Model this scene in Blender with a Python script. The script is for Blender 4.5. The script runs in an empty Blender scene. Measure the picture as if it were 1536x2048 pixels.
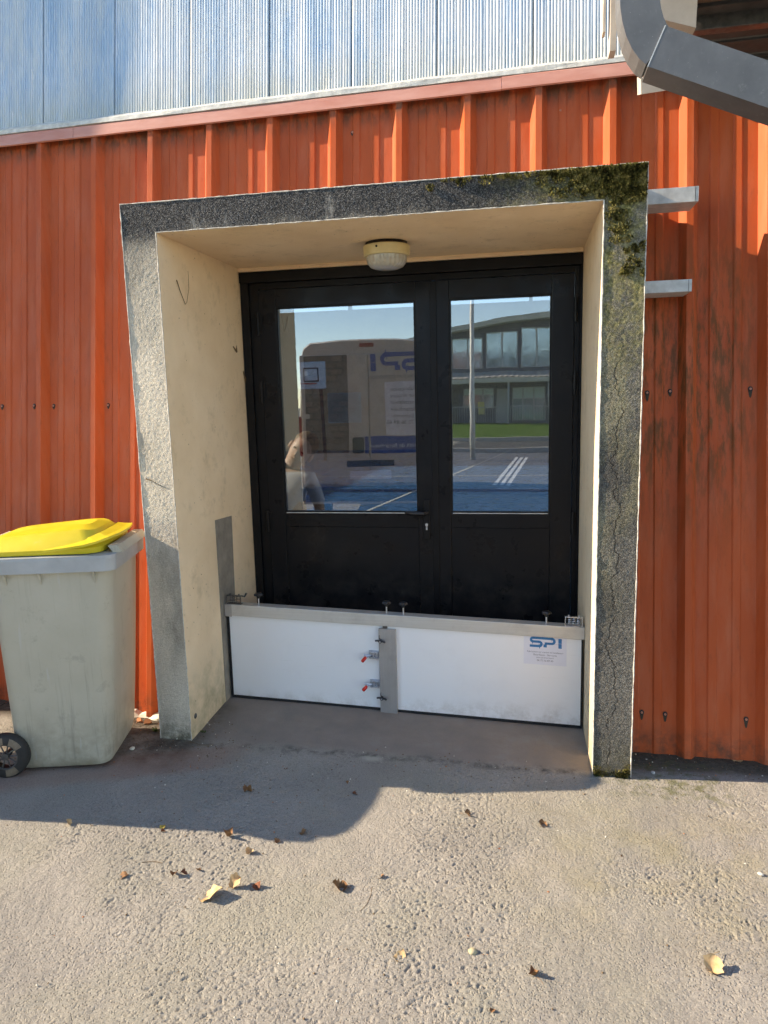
import bpy, bmesh, math, random
import numpy as np
from mathutils import Matrix, Vector, Euler, Quaternion
R = math.radians
SC = bpy.context.scene
COL = SC.collection
rnd = random.Random(7)
nrs = np.random.RandomState(11)

# ------------------------------------------------------------------ camera
cd = bpy.data.cameras.new('camera'); CAM = bpy.data.objects.new('camera', cd); COL.objects.link(CAM)
cd.sensor_fit = 'VERTICAL'; cd.sensor_height = 36.0; cd.sensor_width = 27.0
cd.lens = 1458.5 / 2048 * 36.0
cd.clip_start = 0.05; cd.clip_end = 500
_r = Vector((0.98302, 0.18295, -0.02536)).normalized(); _w = Vector((-0.1845, 0.9706, -0.1545)).normalized()
_r = (_r - _w * _r.dot(_w)).normalized(); _u = _r.cross(_w)
CAM.matrix_world = Matrix.Translation((1.7258, -3.0873, 1.63)) @ Matrix((_r, _u, -_w)).transposed().to_4x4()
SC.camera = CAM

# ------------------------------------------------------------------ sky, sun, exposure
EL, AZ = 27.5, 6.0
L = Vector((math.cos(R(EL)) * math.cos(R(AZ)), math.cos(R(EL)) * math.sin(R(AZ)), -math.sin(R(EL))))
W = bpy.data.worlds.new('World'); SC.world = W; W.use_nodes = True
_n = W.node_tree.nodes; _sk = _n.new('ShaderNodeTexSky'); _sk.sky_type = 'NISHITA'; _sk.sun_disc = False
_sk.sun_elevation = R(EL); _sk.sun_rotation = math.atan2(-L.x, -L.y) % (2 * math.pi)
_sk.altitude = 300; _sk.air_density = 0.75; _sk.dust_density = 0.0; _sk.ozone_density = 3.2
W.node_tree.links.new(_sk.outputs[0], _n['Background'].inputs[0]); _n['Background'].inputs[1].default_value = 0.15
sd = bpy.data.lights.new('sun', 'SUN'); SUN = bpy.data.objects.new('sun', sd); COL.objects.link(SUN)
sd.energy = 3.5; sd.angle = R(0.5); sd.color = (1.0, 0.95, 0.89)
SUN.rotation_euler = L.to_track_quat('-Z', 'Y').to_euler(); SUN.location = (-8, -2, 6)
SC.view_settings.view_transform = 'Standard'; SC.view_settings.look = 'None'
SC.view_settings.exposure = 1.66; SC.view_settings.use_white_balance = True; SC.view_settings.white_balance_temperature = 8700; SC.view_settings.white_balance_tint = 12; SC.view_settings.gamma = 1.0; SC.view_settings.use_curve_mapping = False
SC.render.engine = 'CYCLES'; SC.cycles.use_denoising = True
SC.cycles.max_bounces = 7; SC.cycles.diffuse_bounces = 7; SC.cycles.glossy_bounces = 4; SC.cycles.transparent_max_bounces = 10; SC.cycles.use_adaptive_sampling = True; SC.cycles.adaptive_threshold = .03
SC.cycles.sample_clamp_indirect = 6.0

# ------------------------------------------------------------------ materials
class NT:
    def __init__(s, name):
        s.m = bpy.data.materials.new(name); s.m.use_nodes = True; s.t = s.m.node_tree
        s.b = s.t.nodes['Principled BSDF']; s.out = s.t.nodes['Material Output']; s._co = None
    def n(s, t, **kw):
        x = s.t.nodes.new(t)
        for k, v in kw.items():
            if isinstance(v, tuple) and k.startswith('in_'): pass
            setattr(x, k, v)
        return x
    def l(s, a, b): s.t.links.new(a, b)
    def co(s, scale=(1, 1, 1), loc=(0, 0, 0)):
        if s._co is None: s._co = s.n('ShaderNodeTexCoord')
        mp = s.n('ShaderNodeMapping'); s.l(s._co.outputs['Object'], mp.inputs[0])
        mp.inputs['Scale'].default_value = scale; mp.inputs['Location'].default_value = loc
        return mp.outputs[0]
    def noise(s, scale, detail=4, rough=.55, vec=None, dist=0):
        x = s.n('ShaderNodeTexNoise'); x.inputs['Scale'].default_value = scale; x.inputs['Detail'].default_value = detail
        x.inputs['Roughness'].default_value = rough; x.inputs['Distortion'].default_value = dist
        s.l(vec if vec is not None else s.co(), x.inputs['Vector']); return x.outputs['Fac']
    def voro(s, scale, vec=None, feature='F1'):
        x = s.n('ShaderNodeTexVoronoi'); x.feature = feature; x.inputs['Scale'].default_value = scale
        s.l(vec if vec is not None else s.co(), x.inputs['Vector']); return x.outputs['Distance']
    def ramp(s, fac, stops, interp='LINEAR'):
        x = s.n('ShaderNodeValToRGB'); e = x.color_ramp.elements; x.color_ramp.interpolation = interp
        while len(e) < len(stops): e.new(0.5)
        for i, (p, c) in enumerate(stops):
            e[i].position = p
            if not isinstance(c, tuple): c = (c, c, c)
            e[i].color = (*c, 1)
        s.l(fac, x.inputs[0]); return x.outputs[0]
    def mix(s, fac, a, b, mode='MIX'):
        x = s.n('ShaderNodeMix'); x.data_type = 'RGBA'; x.blend_type = mode
        for v, i in ((fac, 0), (a, 6), (b, 7)):
            if hasattr(v, 'links'): s.l(v, x.inputs[i])
            elif i == 0: x.inputs[0].default_value = v
            else: x.inputs[i].default_value = (*v, 1)
        return x.outputs[2]
    def math(s, op, a, b=0., c=0., clamp=False):
        x = s.n('ShaderNodeMath'); x.operation = op; x.use_clamp = clamp
        for i, v in enumerate((a, b, c)):
            if hasattr(v, 'links'): s.l(v, x.inputs[i])
            else: x.inputs[i].default_value = v
        return x.outputs[0]
    def xyz(s):
        x = s.n('ShaderNodeSeparateXYZ'); s.l(s.co(), x.inputs[0]); return x.outputs
    def band(s, v, a, b, soft):          # 1 between a and b
        lo = s.n('ShaderNodeMapRange'); lo.interpolation_type = 'SMOOTHSTEP'; s.l(v, lo.inputs[0])
        lo.inputs[1].default_value = a - soft; lo.inputs[2].default_value = a + soft
        hi = s.n('ShaderNodeMapRange'); hi.interpolation_type = 'SMOOTHSTEP'; s.l(v, hi.inputs[0])
        hi.inputs[1].default_value = b - soft; hi.inputs[2].default_value = b + soft
        hi.inputs[3].default_value = 1; hi.inputs[4].default_value = 0
        return s.math('MULTIPLY', lo.outputs[0], hi.outputs[0])
    def bump(s, h, strength=.3, dist=.01, prev=None):
        x = s.n('ShaderNodeBump'); x.inputs['Strength'].default_value = strength; x.inputs['Distance'].default_value = dist
        s.l(h, x.inputs['Height'])
        if prev is not None: s.l(prev, x.inputs['Normal'])
        s.l(x.outputs[0], s.b.inputs['Normal']); return x.outputs[0]
    def set(s, color=None, rough=None, metal=None, spec=None):
        for k, v in (('Base Color', color), ('Roughness', rough), ('Metallic', metal), ('Specular IOR Level', spec)):
            if v is None: continue
            if hasattr(v, 'links'): s.l(v, s.b.inputs[k])
            elif isinstance(v, tuple): s.b.inputs[k].default_value = (*v, 1)
            else: s.b.inputs[k].default_value = v
        return s.m

def simple(name, color, rough=.5, metal=0., var=.12, scale=14, bump=0., bscale=120, spec=.5):
    t = NT(name)
    f = t.noise(scale, 5, .6)
    lo = tuple(max(0, c * (1 - var)) for c in color); hi = tuple(min(1, c * (1 + var)) for c in color)
    c = t.ramp(f, [(.3, lo), (.7, hi)])
    rr = t.ramp(t.noise(scale * 2.3, 3), [(.3, max(0, rough - .08)), (.7, min(1, rough + .08))])
    t.set(c, rr, metal, spec)
    if bump: t.bump(t.noise(bscale, 4), bump, .004)
    return t.m

M = {}
def m_red():
    t = NT('red_coated_steel'); X, Y, Z = t.xyz()
    base = t.ramp(t.noise(2.2, 4, .6, t.co((1, 1, .35))), [(.3, (.41, .072, .022)), (.7, (.54, .104, .032))])
    fade = t.ramp(t.noise(6, 5, .65, t.co((3, 3, .25))), [(.45, 0.), (.75, .35)])
    c = t.mix(fade, base, (.52, .18, .10))
    st = t.math('MULTIPLY', t.noise(9, 6, .7, t.co((4, 4, .5))), 1.0)
    st = t.ramp(st, [(.46, 0.), (.60, 1.)])
    zone = t.math('MULTIPLY', t.band(X, 2.22, 2.72, .10), t.band(Z, 1.15, 2.2, .35))
    st2 = t.math('MULTIPLY', st, zone)
    c = t.mix(t.math('MULTIPLY', st2, .75), c, (.095, .055, .018))
    st3 = t.math('MULTIPLY', t.ramp(t.noise(14, 6, .7, t.co((3, 3, .7), (4, 0, 2))), [(.55, 0.), (.75, .35)]), 1.0)
    c = t.mix(st3, c, (.16, .05, .025))
    topd = t.math('MULTIPLY', t.band(Z, 2.97, 3.2, .05), t.ramp(t.noise(20, 5, .7, t.co((1, 1, .4))), [(.35, 0.), (.6, .8)]))
    c = t.mix(topd, c, (.085, .055, .035))
    botd = t.math('MULTIPLY', t.band(Z, -.2, .10, .06), t.ramp(t.noise(16, 5, .7), [(.4, 0.), (.65, .75)]))
    c = t.mix(botd, c, (.07, .045, .03))
    sp = t.ramp(t.voro(60), [(.02, 1.), (.05, 0.)])
    sp = t.math('MULTIPLY', sp, t.ramp(t.noise(5, 3), [(.52, 0.), (.62, .8)]))
    c = t.mix(sp, c, (.05, .035, .02))
    t.set(c, t.ramp(t.noise(8, 4), [(.3, .36), (.7, .58)]), 0, .16)
    t.bump(t.noise(3.5, 3, .5, t.co((1, 1, .4))), .12, .02)
    return t.m
def m_flash():
    t = NT('faded_red_flashing')
    c = t.ramp(t.noise(5, 5, .65, t.co((.6, 2, 3))), [(.3, (.46, .17, .12)), (.7, (.58, .29, .23))])
    t.set(c, .5, 0, .4); return t.m
def m_poly():
    t = NT('translucent_fluted_plastic'); X, Y, Z = t.xyz()
    fine = t.noise(1.0, 3, .6, t.co((75, 75, .10))); wide = t.noise(1.0, 3, .6, t.co((5, 5, .25)))
    streak = t.math('ADD', t.math('MULTIPLY', fine, .35), t.math('MULTIPLY', wide, .65))
    c = t.ramp(streak, [(.36, (.19, .35, .52)), (.48, (.28, .44, .59)), (.56, (.42, .54, .65)), (.68, (.64, .70, .75))])
    drip = t.ramp(t.noise(1.0, 6, .75, t.co((34, 34, 5.))), [(.60, 0.), (.68, .8)])
    c = t.mix(t.math('MULTIPLY', drip, t.ramp(t.noise(1.0, 2, .5, t.co((40, 40, .05), (3, 1, 0))), [(.48, 0.), (.56, 1.)])), c, (.88, .88, .85))
    c = t.mix(t.ramp(t.noise(1.0, 4, .65, t.co((9, 9, .5), (2, 7, 1))), [(.40, .12), (.64, .62)]), c, (.66, .65, .60))
    gr = t.math('MULTIPLY', t.band(Z, 3.0, 3.24, .16), t.ramp(t.noise(7, 5, .7, t.co((2.5, 2.5, .8))), [(.3, .25), (.7, 1.)]))
    c = t.mix(gr, c, (.46, .46, .37))
    mold = t.math('MULTIPLY', t.ramp(t.noise(40, 6, .75, t.co((2, 2, .4))), [(.55, 0.), (.7, .5)]), t.ramp(t.noise(2.5, 2), [(.4, .2), (.6, 1.)]))
    c = t.mix(mold, c, (.30, .33, .34))
    t.set(c, t.ramp(t.noise(30, 4, .6, t.co((4, 4, .5))), [(.3, .22), (.7, .5)]), 0, .6)
    tr = t.n('ShaderNodeBsdfTranslucent'); tr.inputs[0].default_value = (.7, .82, .9, 1)
    mx = t.n('ShaderNodeMixShader'); mx.inputs[0].default_value = .10
    t.l(t.b.outputs[0], mx.inputs[1]); t.l(tr.outputs[0], mx.inputs[2]); t.l(mx.outputs[0], t.out.inputs[0])
    return t.m
def m_rough():                            # weathered roughcast on the surround's face
    t = NT('weathered_roughcast'); X, Y, Z = t.xyz()
    grain = t.noise(230, 5, .75)
    clean = t.ramp(grain, [(.34, (.44, .385, .30)), (.5, (.58, .51, .405)), (.66, (.66, .58, .465))])
    dark = t.ramp(grain, [(.38, (.012, .012, .013)), (.52, (.050, .050, .050)), (.66, (.23, .22, .205))])
    mid = t.ramp(grain, [(.36, (.050, .047, .041)), (.52, (.140, .131, .112)), (.67, (.33, .305, .26))])
    # black algae: all of the lintel, upper left post fading downwards, whole right post
    wob = t.math('MULTIPLY_ADD', t.noise(4.5, 5, .6), .9, -.45)
    zz = t.math('ADD', Z, wob)
    up = t.n('ShaderNodeMapRange'); up.interpolation_type = 'SMOOTHSTEP'; t.l(zz, up.inputs[0])
    up.inputs[1].default_value = 1.65; up.inputs[2].default_value = 2.50
    rgt = t.n('ShaderNodeMapRange'); rgt.interpolation_type = 'SMOOTHSTEP'; t.l(X, rgt.inputs[0])
    rgt.inputs[1].default_value = 1.9; rgt.inputs[2].default_value = 2.05
    c = t.mix(rgt.outputs[0], clean, mid)
    lint = t.n('ShaderNodeMapRange'); lint.interpolation_type = 'SMOOTHSTEP'; t.l(t.math('MULTIPLY_ADD', wob, .25, Z), lint.inputs[0])
    lint.inputs[1].default_value = 2.26; lint.inputs[2].default_value = 2.40
    c = t.mix(t.math('MULTIPLY', up.outputs[0], .75), c, mid)
    c = t.mix(lint.outputs[0], c, dark)
    lp_ = t.ramp(t.noise(2.4, 5, .65, t.co((1, 1, .45), (1, 4, 2))), [(.36, .55), (.5, 1.), (.68, 1.25)])
    c = t.mix(1.0, c, lp_, 'MULTIPLY')
    pale = t.math('MULTIPLY', t.ramp(t.noise(3.2, 5, .7, t.co((2.2, 1, .8), (3, 0, 1))), [(.60, 0.), (.72, .75)]), t.band(X, .2, 1.2, .2))
    c = t.mix(pale, c, (.42, .40, .36))
    # moss and lichen, top right corner and down the right post, and the foot
    mo = t.math('MULTIPLY', t.band(X, 1.75, 2.4, .28), t.band(Z, 1.75, 2.7, .30))
    mo = t.math('MULTIPLY', mo, t.ramp(t.noise(13, 6, .75), [(.38, 0.), (.60, 1.)]))
    mg = t.ramp(t.noise(70, 4, .7), [(.34, (.030, .030, .010)), (.5, (.16, .145, .045)), (.66, (.42, .36, .16))])
    c = t.mix(mo, c, mg)
    li = t.math('MULTIPLY', t.band(X, 1.9, 2.3, .05), t.band(Z, .9, 2.35, .4))
    li = t.math('MULTIPLY', li, t.ramp(t.noise(7, 5, .7, t.co((1, 1, .35))), [(.45, 0.), (.65, .65)]))
    c = t.mix(li, c, t.ramp(grain, [(.35, (.10, .09, .04)), (.65, (.44, .39, .23))]))
    ft = t.math('MULTIPLY', t.band(Z, -.3, .10, .10), t.ramp(t.noise(15, 5, .7), [(.35, 0.), (.6, .85)]))
    c = t.mix(ft, c, t.ramp(grain, [(.35, (.03, .03, .018)), (.65, (.15, .135, .075))]))
    # crack running down the right post
    cx = t.math('MULTIPLY_ADD', t.math('SUBTRACT', t.noise(4.0, 6, .62, t.co((0, 0, 1), (0, 0, 3))), .5), .26, 2.11)
    cr = t.math('ABSOLUTE', t.math('SUBTRACT', X, cx))
    cr = t.n('ShaderNodeMapRange').outputs[0] if False else t.ramp(cr, [(0., 1.), (.0022, .9), (.0038, 0.)])
    brk = t.ramp(t.noise(9, 2, .5, t.co((0, 0, 1))), [(.40, 0.), (.46, .85)])
    crack = t.math('MULTIPLY', t.math('MULTIPLY', cr, brk), t.band(Z, .02, 1.75, .03))
    c = t.mix(crack, c, (.018, .016, .014))
    t.set(c, .95, 0, .15)
    h = t.math('SUBTRACT', t.math('ADD', t.noise(210, 5, .7), t.math('MULTIPLY', t.noise(60, 3), .5)), t.math('MULTIPLY', crack, 1.2))
    t.bump(h, .65, .009)
    return t.m
def m_cream():
    t = NT('cream_masonry_paint'); X, Y, Z = t.xyz()
    c = t.ramp(t.noise(3, 5, .6), [(.3, (.76, .565, .36)), (.7, (.86, .675, .465))])
    c = t.mix(t.ramp(t.noise(9, 6, .75), [(.54, 0.), (.72, .45)]), c, (.46, .34, .20))
    dr = t.math('MULTIPLY', t.band(Z, -.3, .30, .18), t.ramp(t.noise(6, 5, .7), [(.35, .05), (.65, .65)]))
    c = t.mix(dr, c, (.16, .15, .065))
    sp = t.math('MULTIPLY', t.ramp(t.voro(24), [(.045, 1.), (.10, 0.)]), t.ramp(t.noise(3.1, 4, .7, t.co((1, 1, 1), (5, 1, 2))), [(.46, 0.), (.56, .9)]))
    c = t.mix(sp, c, (.10, .06, .03))
    t.set(c, .7, 0, .3)
    t.bump(t.math('ADD', t.noise(160, 3), t.math('MULTIPLY', t.noise(22, 4), 1.5)), .22, .004)
    return t.m
def m_ground():
    t = NT('worn_yard_concrete'); X, Y, Z = t.xyz()
    base = t.ramp(t.noise(2.1, 6, .62), [(.3, (.248, .233, .207)), (.5, (.290, .270, .238)), (.72, (.335, .311, .273))])
    grn = t.math('MULTIPLY', t.ramp(t.noise(1.6, 4, .6, t.co((1, 1, 1), (7, 2, 0))), [(.48, 0.), (.66, .6)]), 1.)
    c = t.mix(grn, base, (.285, .272, .218))
    ag = t.ramp(t.noise(190, 4, .7), [(.30, (.50, .49, .47)), (.44, (.92, .92, .91)), (.56, (1.03, 1.03, 1.03)), (.72, (1.32, 1.30, 1.26))])
    c = t.mix(1.0, c, ag, 'MULTIPLY')
    ol = t.math('MULTIPLY', t.band(X, 1.75, 2.9, .35), t.band(Y, -1.0, -.25, .22))
    c = t.mix(t.math('MULTIPLY', ol, t.ramp(t.noise(5, 5, .65), [(.42, 0.), (.7, .45)])), c, (.27, .235, .13))
    pit = t.ramp(t.voro(125, t.co((1, 1, 1))), [(.05, 1.), (.20, 0.)])
    pm = t.math('MULTIPLY', pit, t.ramp(t.noise(2.6, 4, .65, t.co((1, 1, 1), (2, 5, 0))), [(.46, 0.), (.62, .85)]))
    c = t.mix(pm, c, (.135, .118, .095))
    # ramp inside the surround: darker, smoother, dusty pink
    rampm = t.math('MULTIPLY', t.band(Y, .02, 1.4, .05), t.band(X, .0, 2.2, .06))
    rc = t.ramp(t.noise(5, 5, .65), [(.3, (.205, .18, .160)), (.55, (.255, .215, .185)), (.75, (.275, .26, .235))])
    c = t.mix(t.math('MULTIPLY', rampm, .85), c, rc)
    # tar line along the joint in front of the ramp
    wv = t.math('MULTIPLY_ADD', t.noise(5, 5, .6), .12, -.06)
    jl = t.math('MULTIPLY', t.band(t.math('ADD', t.math('ADD', Y, wv), t.math('MULTIPLY', X, -.02)), -.055, -.005, .022), t.band(X, .25, 2.02, .06))
    jl = t.math('MULTIPLY', jl, t.ramp(t.noise(13, 5, .7), [(.44, 0.), (.64, .7)]))
    c = t.mix(jl, c, (.035, .034, .035))
    px_ = t.math('ADD', t.math('POWER', t.math('MULTIPLY', t.math('SUBTRACT', X, 1.055), 12.), 2.), t.math('POWER', t.math('MULTIPLY', t.math('SUBTRACT', Y, -.035), 24.), 2.))
    c = t.mix(t.ramp(t.math('ADD', px_, t.math('MULTIPLY', t.noise(25, 4), .9)), [(.5, .8), (1.1, 0.)]), c, (.42, .40, .33))
    # damp soil along the foot of the wall and around the posts
    s1 = t.band(t.math('ADD', Y, wv), .10, 1.2, .06)
    s1 = t.math('MULTIPLY', s1, t.math('MAXIMUM', t.band(X, 2.19, 9., .01), t.band(X, -9., .0, .02)))
    s2 = t.math('MULTIPLY', t.band(X, -.75, .22, .10), t.band(t.math('ADD', Y, wv), -.28, .4, .10))
    soil = t.math('MAXIMUM', t.math('MULTIPLY', s1, .95), t.math('MULTIPLY', s2, t.ramp(t.noise(8, 5, .7), [(.35, .2), (.6, .9)])))
    c = t.mix(soil, c, t.ramp(t.noise(45, 5, .7), [(.3, (.035, .027, .020)), (.7, (.115, .090, .068))]))
    ms = t.math('MULTIPLY', t.math('MULTIPLY', t.band(X, 2.12, 2.6, .10), t.band(Y, -.15, .2, .07)), t.ramp(t.noise(22, 5, .7), [(.45, 0.), (.62, .7)]))
    c = t.mix(ms, c, (.10, .105, .035))
    # reddish-brown tint over a slanting strip left of the surround
    rd = t.math('MULTIPLY', t.band(t.math('ADD', t.math('MULTIPLY_ADD', X, -.42, Y), t.math('MULTIPLY', wv, .5)), -.40, -.16, .05), t.band(X, -.6, .42, .10))
    c = t.mix(t.math('MULTIPLY', rd, .45), c, (.28, .155, .11))
    gs = t.ramp(t.noise(12, 5, .75, t.co((1, 1, 1), (9, 3, 0))), [(.62, 0.), (.72, .5)])
    c = t.mix(gs, c, (.20, .19, .17))
    t.set(c, .93, 0, .2)
    pv = t.n('ShaderNodeTexVoronoi'); pv.inputs['Scale'].default_value = 105; pv.inputs['Randomness'].default_value = 1.0
    wp = t.n('ShaderNodeVectorMath'); wp.operation = 'ADD'; nz = t.n('ShaderNodeTexNoise'); nz.inputs['Scale'].default_value = 60; t.l(t.co(), nz.inputs['Vector'])
    sc_ = t.n('ShaderNodeVectorMath'); sc_.operation = 'SCALE'; sc_.inputs['Scale'].default_value = .012; t.l(nz.outputs['Color'], sc_.inputs[0]); t.l(t.co(), wp.inputs[0]); t.l(sc_.outputs[0], wp.inputs[1]); t.l(wp.outputs[0], pv.inputs['Vector'])
    hole = t.ramp(pv.outputs['Distance'], [(.12, 0.), (.40, 1.)])
    amt = t.ramp(t.noise(2.6, 4, .65, t.co((1, 1, 1), (2, 5, 0))), [(.36, .25), (.60, 1.)])
    hh = t.math('MULTIPLY', t.math('MULTIPLY', hole, amt), t.math('SUBTRACT', 1., t.math('MULTIPLY', rampm, .7)))
    b1 = t.bump(hh, .80, .0045)
    t.bump(t.math('ADD', t.noise(300, 4, .7), t.math('MULTIPLY', t.noise(90, 4, .6), 1.2)), .45, .005, b1)
    return t.m
def m_plain_yard():
    t = NT('yard_asphalt')
    c = t.ramp(t.noise(1.2, 6, .65), [(.3, (.17, .16, .15)), (.7, (.25, .24, .22))])
    c = t.mix(1., c, t.ramp(t.noise(90, 4, .7), [(.3, .75), (.7, 1.15)]), 'MULTIPLY')
    t.set(c, .9, 0, .2); t.bump(t.noise(120, 4), .3, .01); return t.m
def m_glass():
    t = NT('reflective_glazing')
    g = t.n('ShaderNodeBsdfGlossy'); g.inputs['Roughness'].default_value = 0.0; g.inputs[0].default_value = (.92, .97, 1, 1)
    tr = t.n('ShaderNodeBsdfTransparent'); tr.inputs[0].default_value = (.56, .60, .62, 1)
    mx = t.n('ShaderNodeMixShader'); mx.inputs[0].default_value = .20
    t.l(tr.outputs[0], mx.inputs[1]); t.l(g.outputs[0], mx.inputs[2]); t.l(mx.outputs[0], t.out.inputs[0])
    bm = t.n('ShaderNodeBump'); bm.inputs['Strength'].default_value = .014; bm.inputs['Distance'].default_value = .02
    t.l(t.noise(3.0, 1), bm.inputs['Height']); t.l(bm.outputs[0], g.inputs['Normal'])
    return t.m
def m_lampglass():
    t = NT('prismatic_lamp_glass')
    t.set((.46, .43, .36), .22, 0, .6); t.b.inputs['Transmission Weight'].default_value = .15
    return t.m
def m_bin():
    t = NT('grey_bin_plastic'); X, Y, Z = t.xyz()
    c = t.ramp(t.noise(3, 5, .6), [(.3, (.40, .365, .280)), (.7, (.47, .43, .34))])
    c = t.mix(t.ramp(t.noise(11, 6, .75), [(.58, 0.), (.75, .5)]), c, (.19, .185, .155))
    c = t.mix(t.math('MULTIPLY', t.band(Z, -.1, .22, .12), t.ramp(t.noise(9, 5, .7), [(.4, .1), (.65, .8)])), c, (.27, .24, .17))
    runs = t.math('MULTIPLY', t.ramp(t.noise(1.0, 5, .7, t.co((38, 38, 1.6))), [(.54, 0.), (.68, .55)]), t.ramp(t.noise(2.2, 3), [(.4, .1), (.6, 1.)]))
    c = t.mix(runs, c, (.21, .195, .15))
    sc = t.ramp(t.noise(30, 3, .5, t.co((1, 1, .12), (1, 3, 0))), [(.66, 0.), (.69, .4)])
    c = t.mix(sc, c, (.45, .44, .40))
    t.set(c, .48, 0, .4); t.bump(t.noise(240, 3), .06, .002); return t.m
def m_lid():
    t = NT('yellow_lid_plastic')
    c = t.ramp(t.noise(4, 5, .6), [(.3, (.58, .44, .020)), (.7, (.70, .55, .04))])
    c = t.mix(t.ramp(t.noise(16, 6, .75), [(.60, 0.), (.78, .55)]), c, (.62, .50, .17))
    t.set(c, t.ramp(t.noise(12, 4), [(.3, .28), (.7, .48)]), 0, .5); t.bump(t.noise(60, 3), .05, .003); return t.m
def m_alu(name='brushed_aluminium', vert=False, col=(.62, .61, .57)):
    t = NT(name)
    sc = (140, 140, 3) if vert else (3, 140, 140)
    f = t.noise(1.0, 5, .7, t.co(sc))
    c = t.mix(t.ramp(t.noise(9, 5, .7), [(.5, 0.), (.72, .5)]), t.ramp(f, [(.3, tuple(x * .85 for x in col)), (.7, col)]), tuple(x * .62 for x in col))
    t.set(c, t.ramp(f, [(.3, .32), (.7, .5)]), .4, .5); t.bump(f, .04, .002); return t.m
def m_white():
    t = NT('white_barrier_laminate')
    c = t.mix(t.ramp(t.noise(4, 6, .7), [(.52, 0.), (.75, .5)]), (.82, .82, .81), (.75, .745, .735))
    X, Y, Z = t.xyz(); c = t.mix(t.math('MULTIPLY', t.band(Z, -.2, .06, .05), t.ramp(t.noise(14, 6, .75), [(.42, 0.), (.66, .6)])), c, (.50, .46, .40)); c = t.mix(t.ramp(t.noise(1., 4, .7, t.co((5, 5, 90))), [(.66, 0.), (.74, .25)]), c, (.55, .54, .52))
    t.set(c, t.ramp(t.noise(6, 4), [(.3, .30), (.7, .42)]), 0, .5); t.bump(t.noise(9, 2), .05, .01); return t.m
def m_zinc():
    t = NT('grey_gutter_metal')
    c = t.ramp(t.noise(7, 6, .65), [(.3, (.095, .098, .10)), (.7, (.14, .143, .145))])
    c = t.mix(t.ramp(t.noise(30, 6, .75), [(.58, 0.), (.75, .6)]), c, (.24, .24, .23))
    c = t.mix(t.ramp(t.voro(45), [(.03, .6), (.06, 0.)]), c, (.42, .40, .36))
    t.set(c, .55, .15, .45); t.bump(t.noise(25, 4), .08, .006); return t.m
def m_leaf(name, a, b):
    t = NT(name); c = t.ramp(t.noise(60, 4, .6), [(.3, a), (.7, b)])
    t.set(c, .75, 0, .3); return t.m
def m_soilmoss():
    t = NT('moss'); c = t.ramp(t.noise(34, 3, .6), [(.34, (.022, .022, .007)), (.5, (.10, .092, .026)), (.66, (.25, .215, .085))])
    t.set(c, .95, 0, .1); t.bump(t.noise(300, 3), .6, .004); return t.m

M['red'] = m_red(); M['flash'] = m_flash(); M['poly'] = m_poly(); M['rough'] = m_rough(); M['cream'] = m_cream()
M['ground'] = m_ground(); M['yard'] = m_plain_yard(); M['glass'] = m_glass(); M['lampglass'] = m_lampglass()
M['bin'] = m_bin(); M['lid'] = m_lid(); M['alu'] = m_alu(); M['aluv'] = m_alu('aluminium_plate', True, (.44, .42, .40)); M['white'] = m_white(); M['zinc'] = m_zinc(); M['moss'] = m_soilmoss()
M['sill'] = simple('weathered_sill', (.50, .50, .46), .8, 0, .25, 30, .3)
M['concrete'] = simple('plain_concrete', (.36, .34, .30), .9, 0, .2, 9, .4)
M['mortar'] = simple('bare_mortar', (.245, .215, .175), .9, 0, .22, 16, .35)
M['bead'] = simple('pale_arris', (.50, .47, .41), .85, 0, .4, 55, .4, 160)
M['black'] = simple('black_door_paint', (.0065, .007, .009), .28, 0, .25, 5, .05, 60, .22)
td = NT('black_door_paint_dusty'); _X, _Y, _Z = td.xyz(); _c = td.mix(td.math('MULTIPLY', td.ramp(td.noise(7, 6, .7), [(.45, 0.), (.7, .5)]), td.ramp(td.noise(1., 4, .6, td.co((3, 3, .6))), [(.4, .15), (.7, 1.)])), (.0065, .007, .009), (.030, .028, .026)); _c = td.mix(td.math('MULTIPLY', td.band(_Z, .0, .62, .12), td.ramp(td.noise(11, 6, .7), [(.4, 0.), (.7, .6)])), _c, (.045, .040, .034)); td.set(_c, td.ramp(td.noise(9, 5, .6), [(.3, .22), (.7, .46)]), 0, .24); td.bump(td.noise(5, 2), .04, .01); M['black'] = td.m
M['blacktrim'] = simple('black_frame_paint', (.006, .006, .007), .42, 0, .3, 8, .05, 60, .25)
M['rubber'] = simple('black_rubber', (.012, .012, .013), .7)
M['steel'] = simple('zinc_plated_steel', (.55, .58, .62), .32, .85, .2, 40)
M['dsteel'] = simple('dark_steel', (.11, .105, .10), .45, .6, .3, 40)
M['redgrip'] = simple('red_vinyl_grip', (.62, .022, .012), .4)
M['knob'] = simple('black_knob_plastic', (.02, .02, .022), .4)
M['galv'] = simple('galvanised_steel', (.52, .53, .51), .5, .1, .2, 22)
M['ivory'] = simple('ivory_enamel', (.62, .50, .26), .45, 0, .12, 12)
M['darkhole'] = simple('dark_recess', (.02, .014, .01), .8)
M['paper'] = simple('sticker_paper', (.72, .73, .79), .5, 0, .02)
M['logoblue'] = simple('logo_blue', (.010, .17, .40), .45, 0, .04)
M['ink'] = simple('grey_ink', (.16, .16, .20), .6, 0, .05)
M['pebble'] = simple('pale_stone', (.55, .52, .46), .85, 0, .25, 40)
M['brick'] = simple('terracotta', (.40, .16, .07), .9, 0, .25, 30, .3)
M['whitestone'] = simple('white_mortar', (.62, .58, .48), .9, 0, .2, 25, .5, 60)
M['tyre'] = simple('bin_tyre', (.022, .02, .018), .75, 0, .3, 20)
M['tyredust'] = simple('dusty_tyre', (.17, .13, .09), .85, 0, .4, 25)
M['wood'] = simple('brown_timber', (.115, .088, .058), .8, 0, .25, 12, .2)
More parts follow.
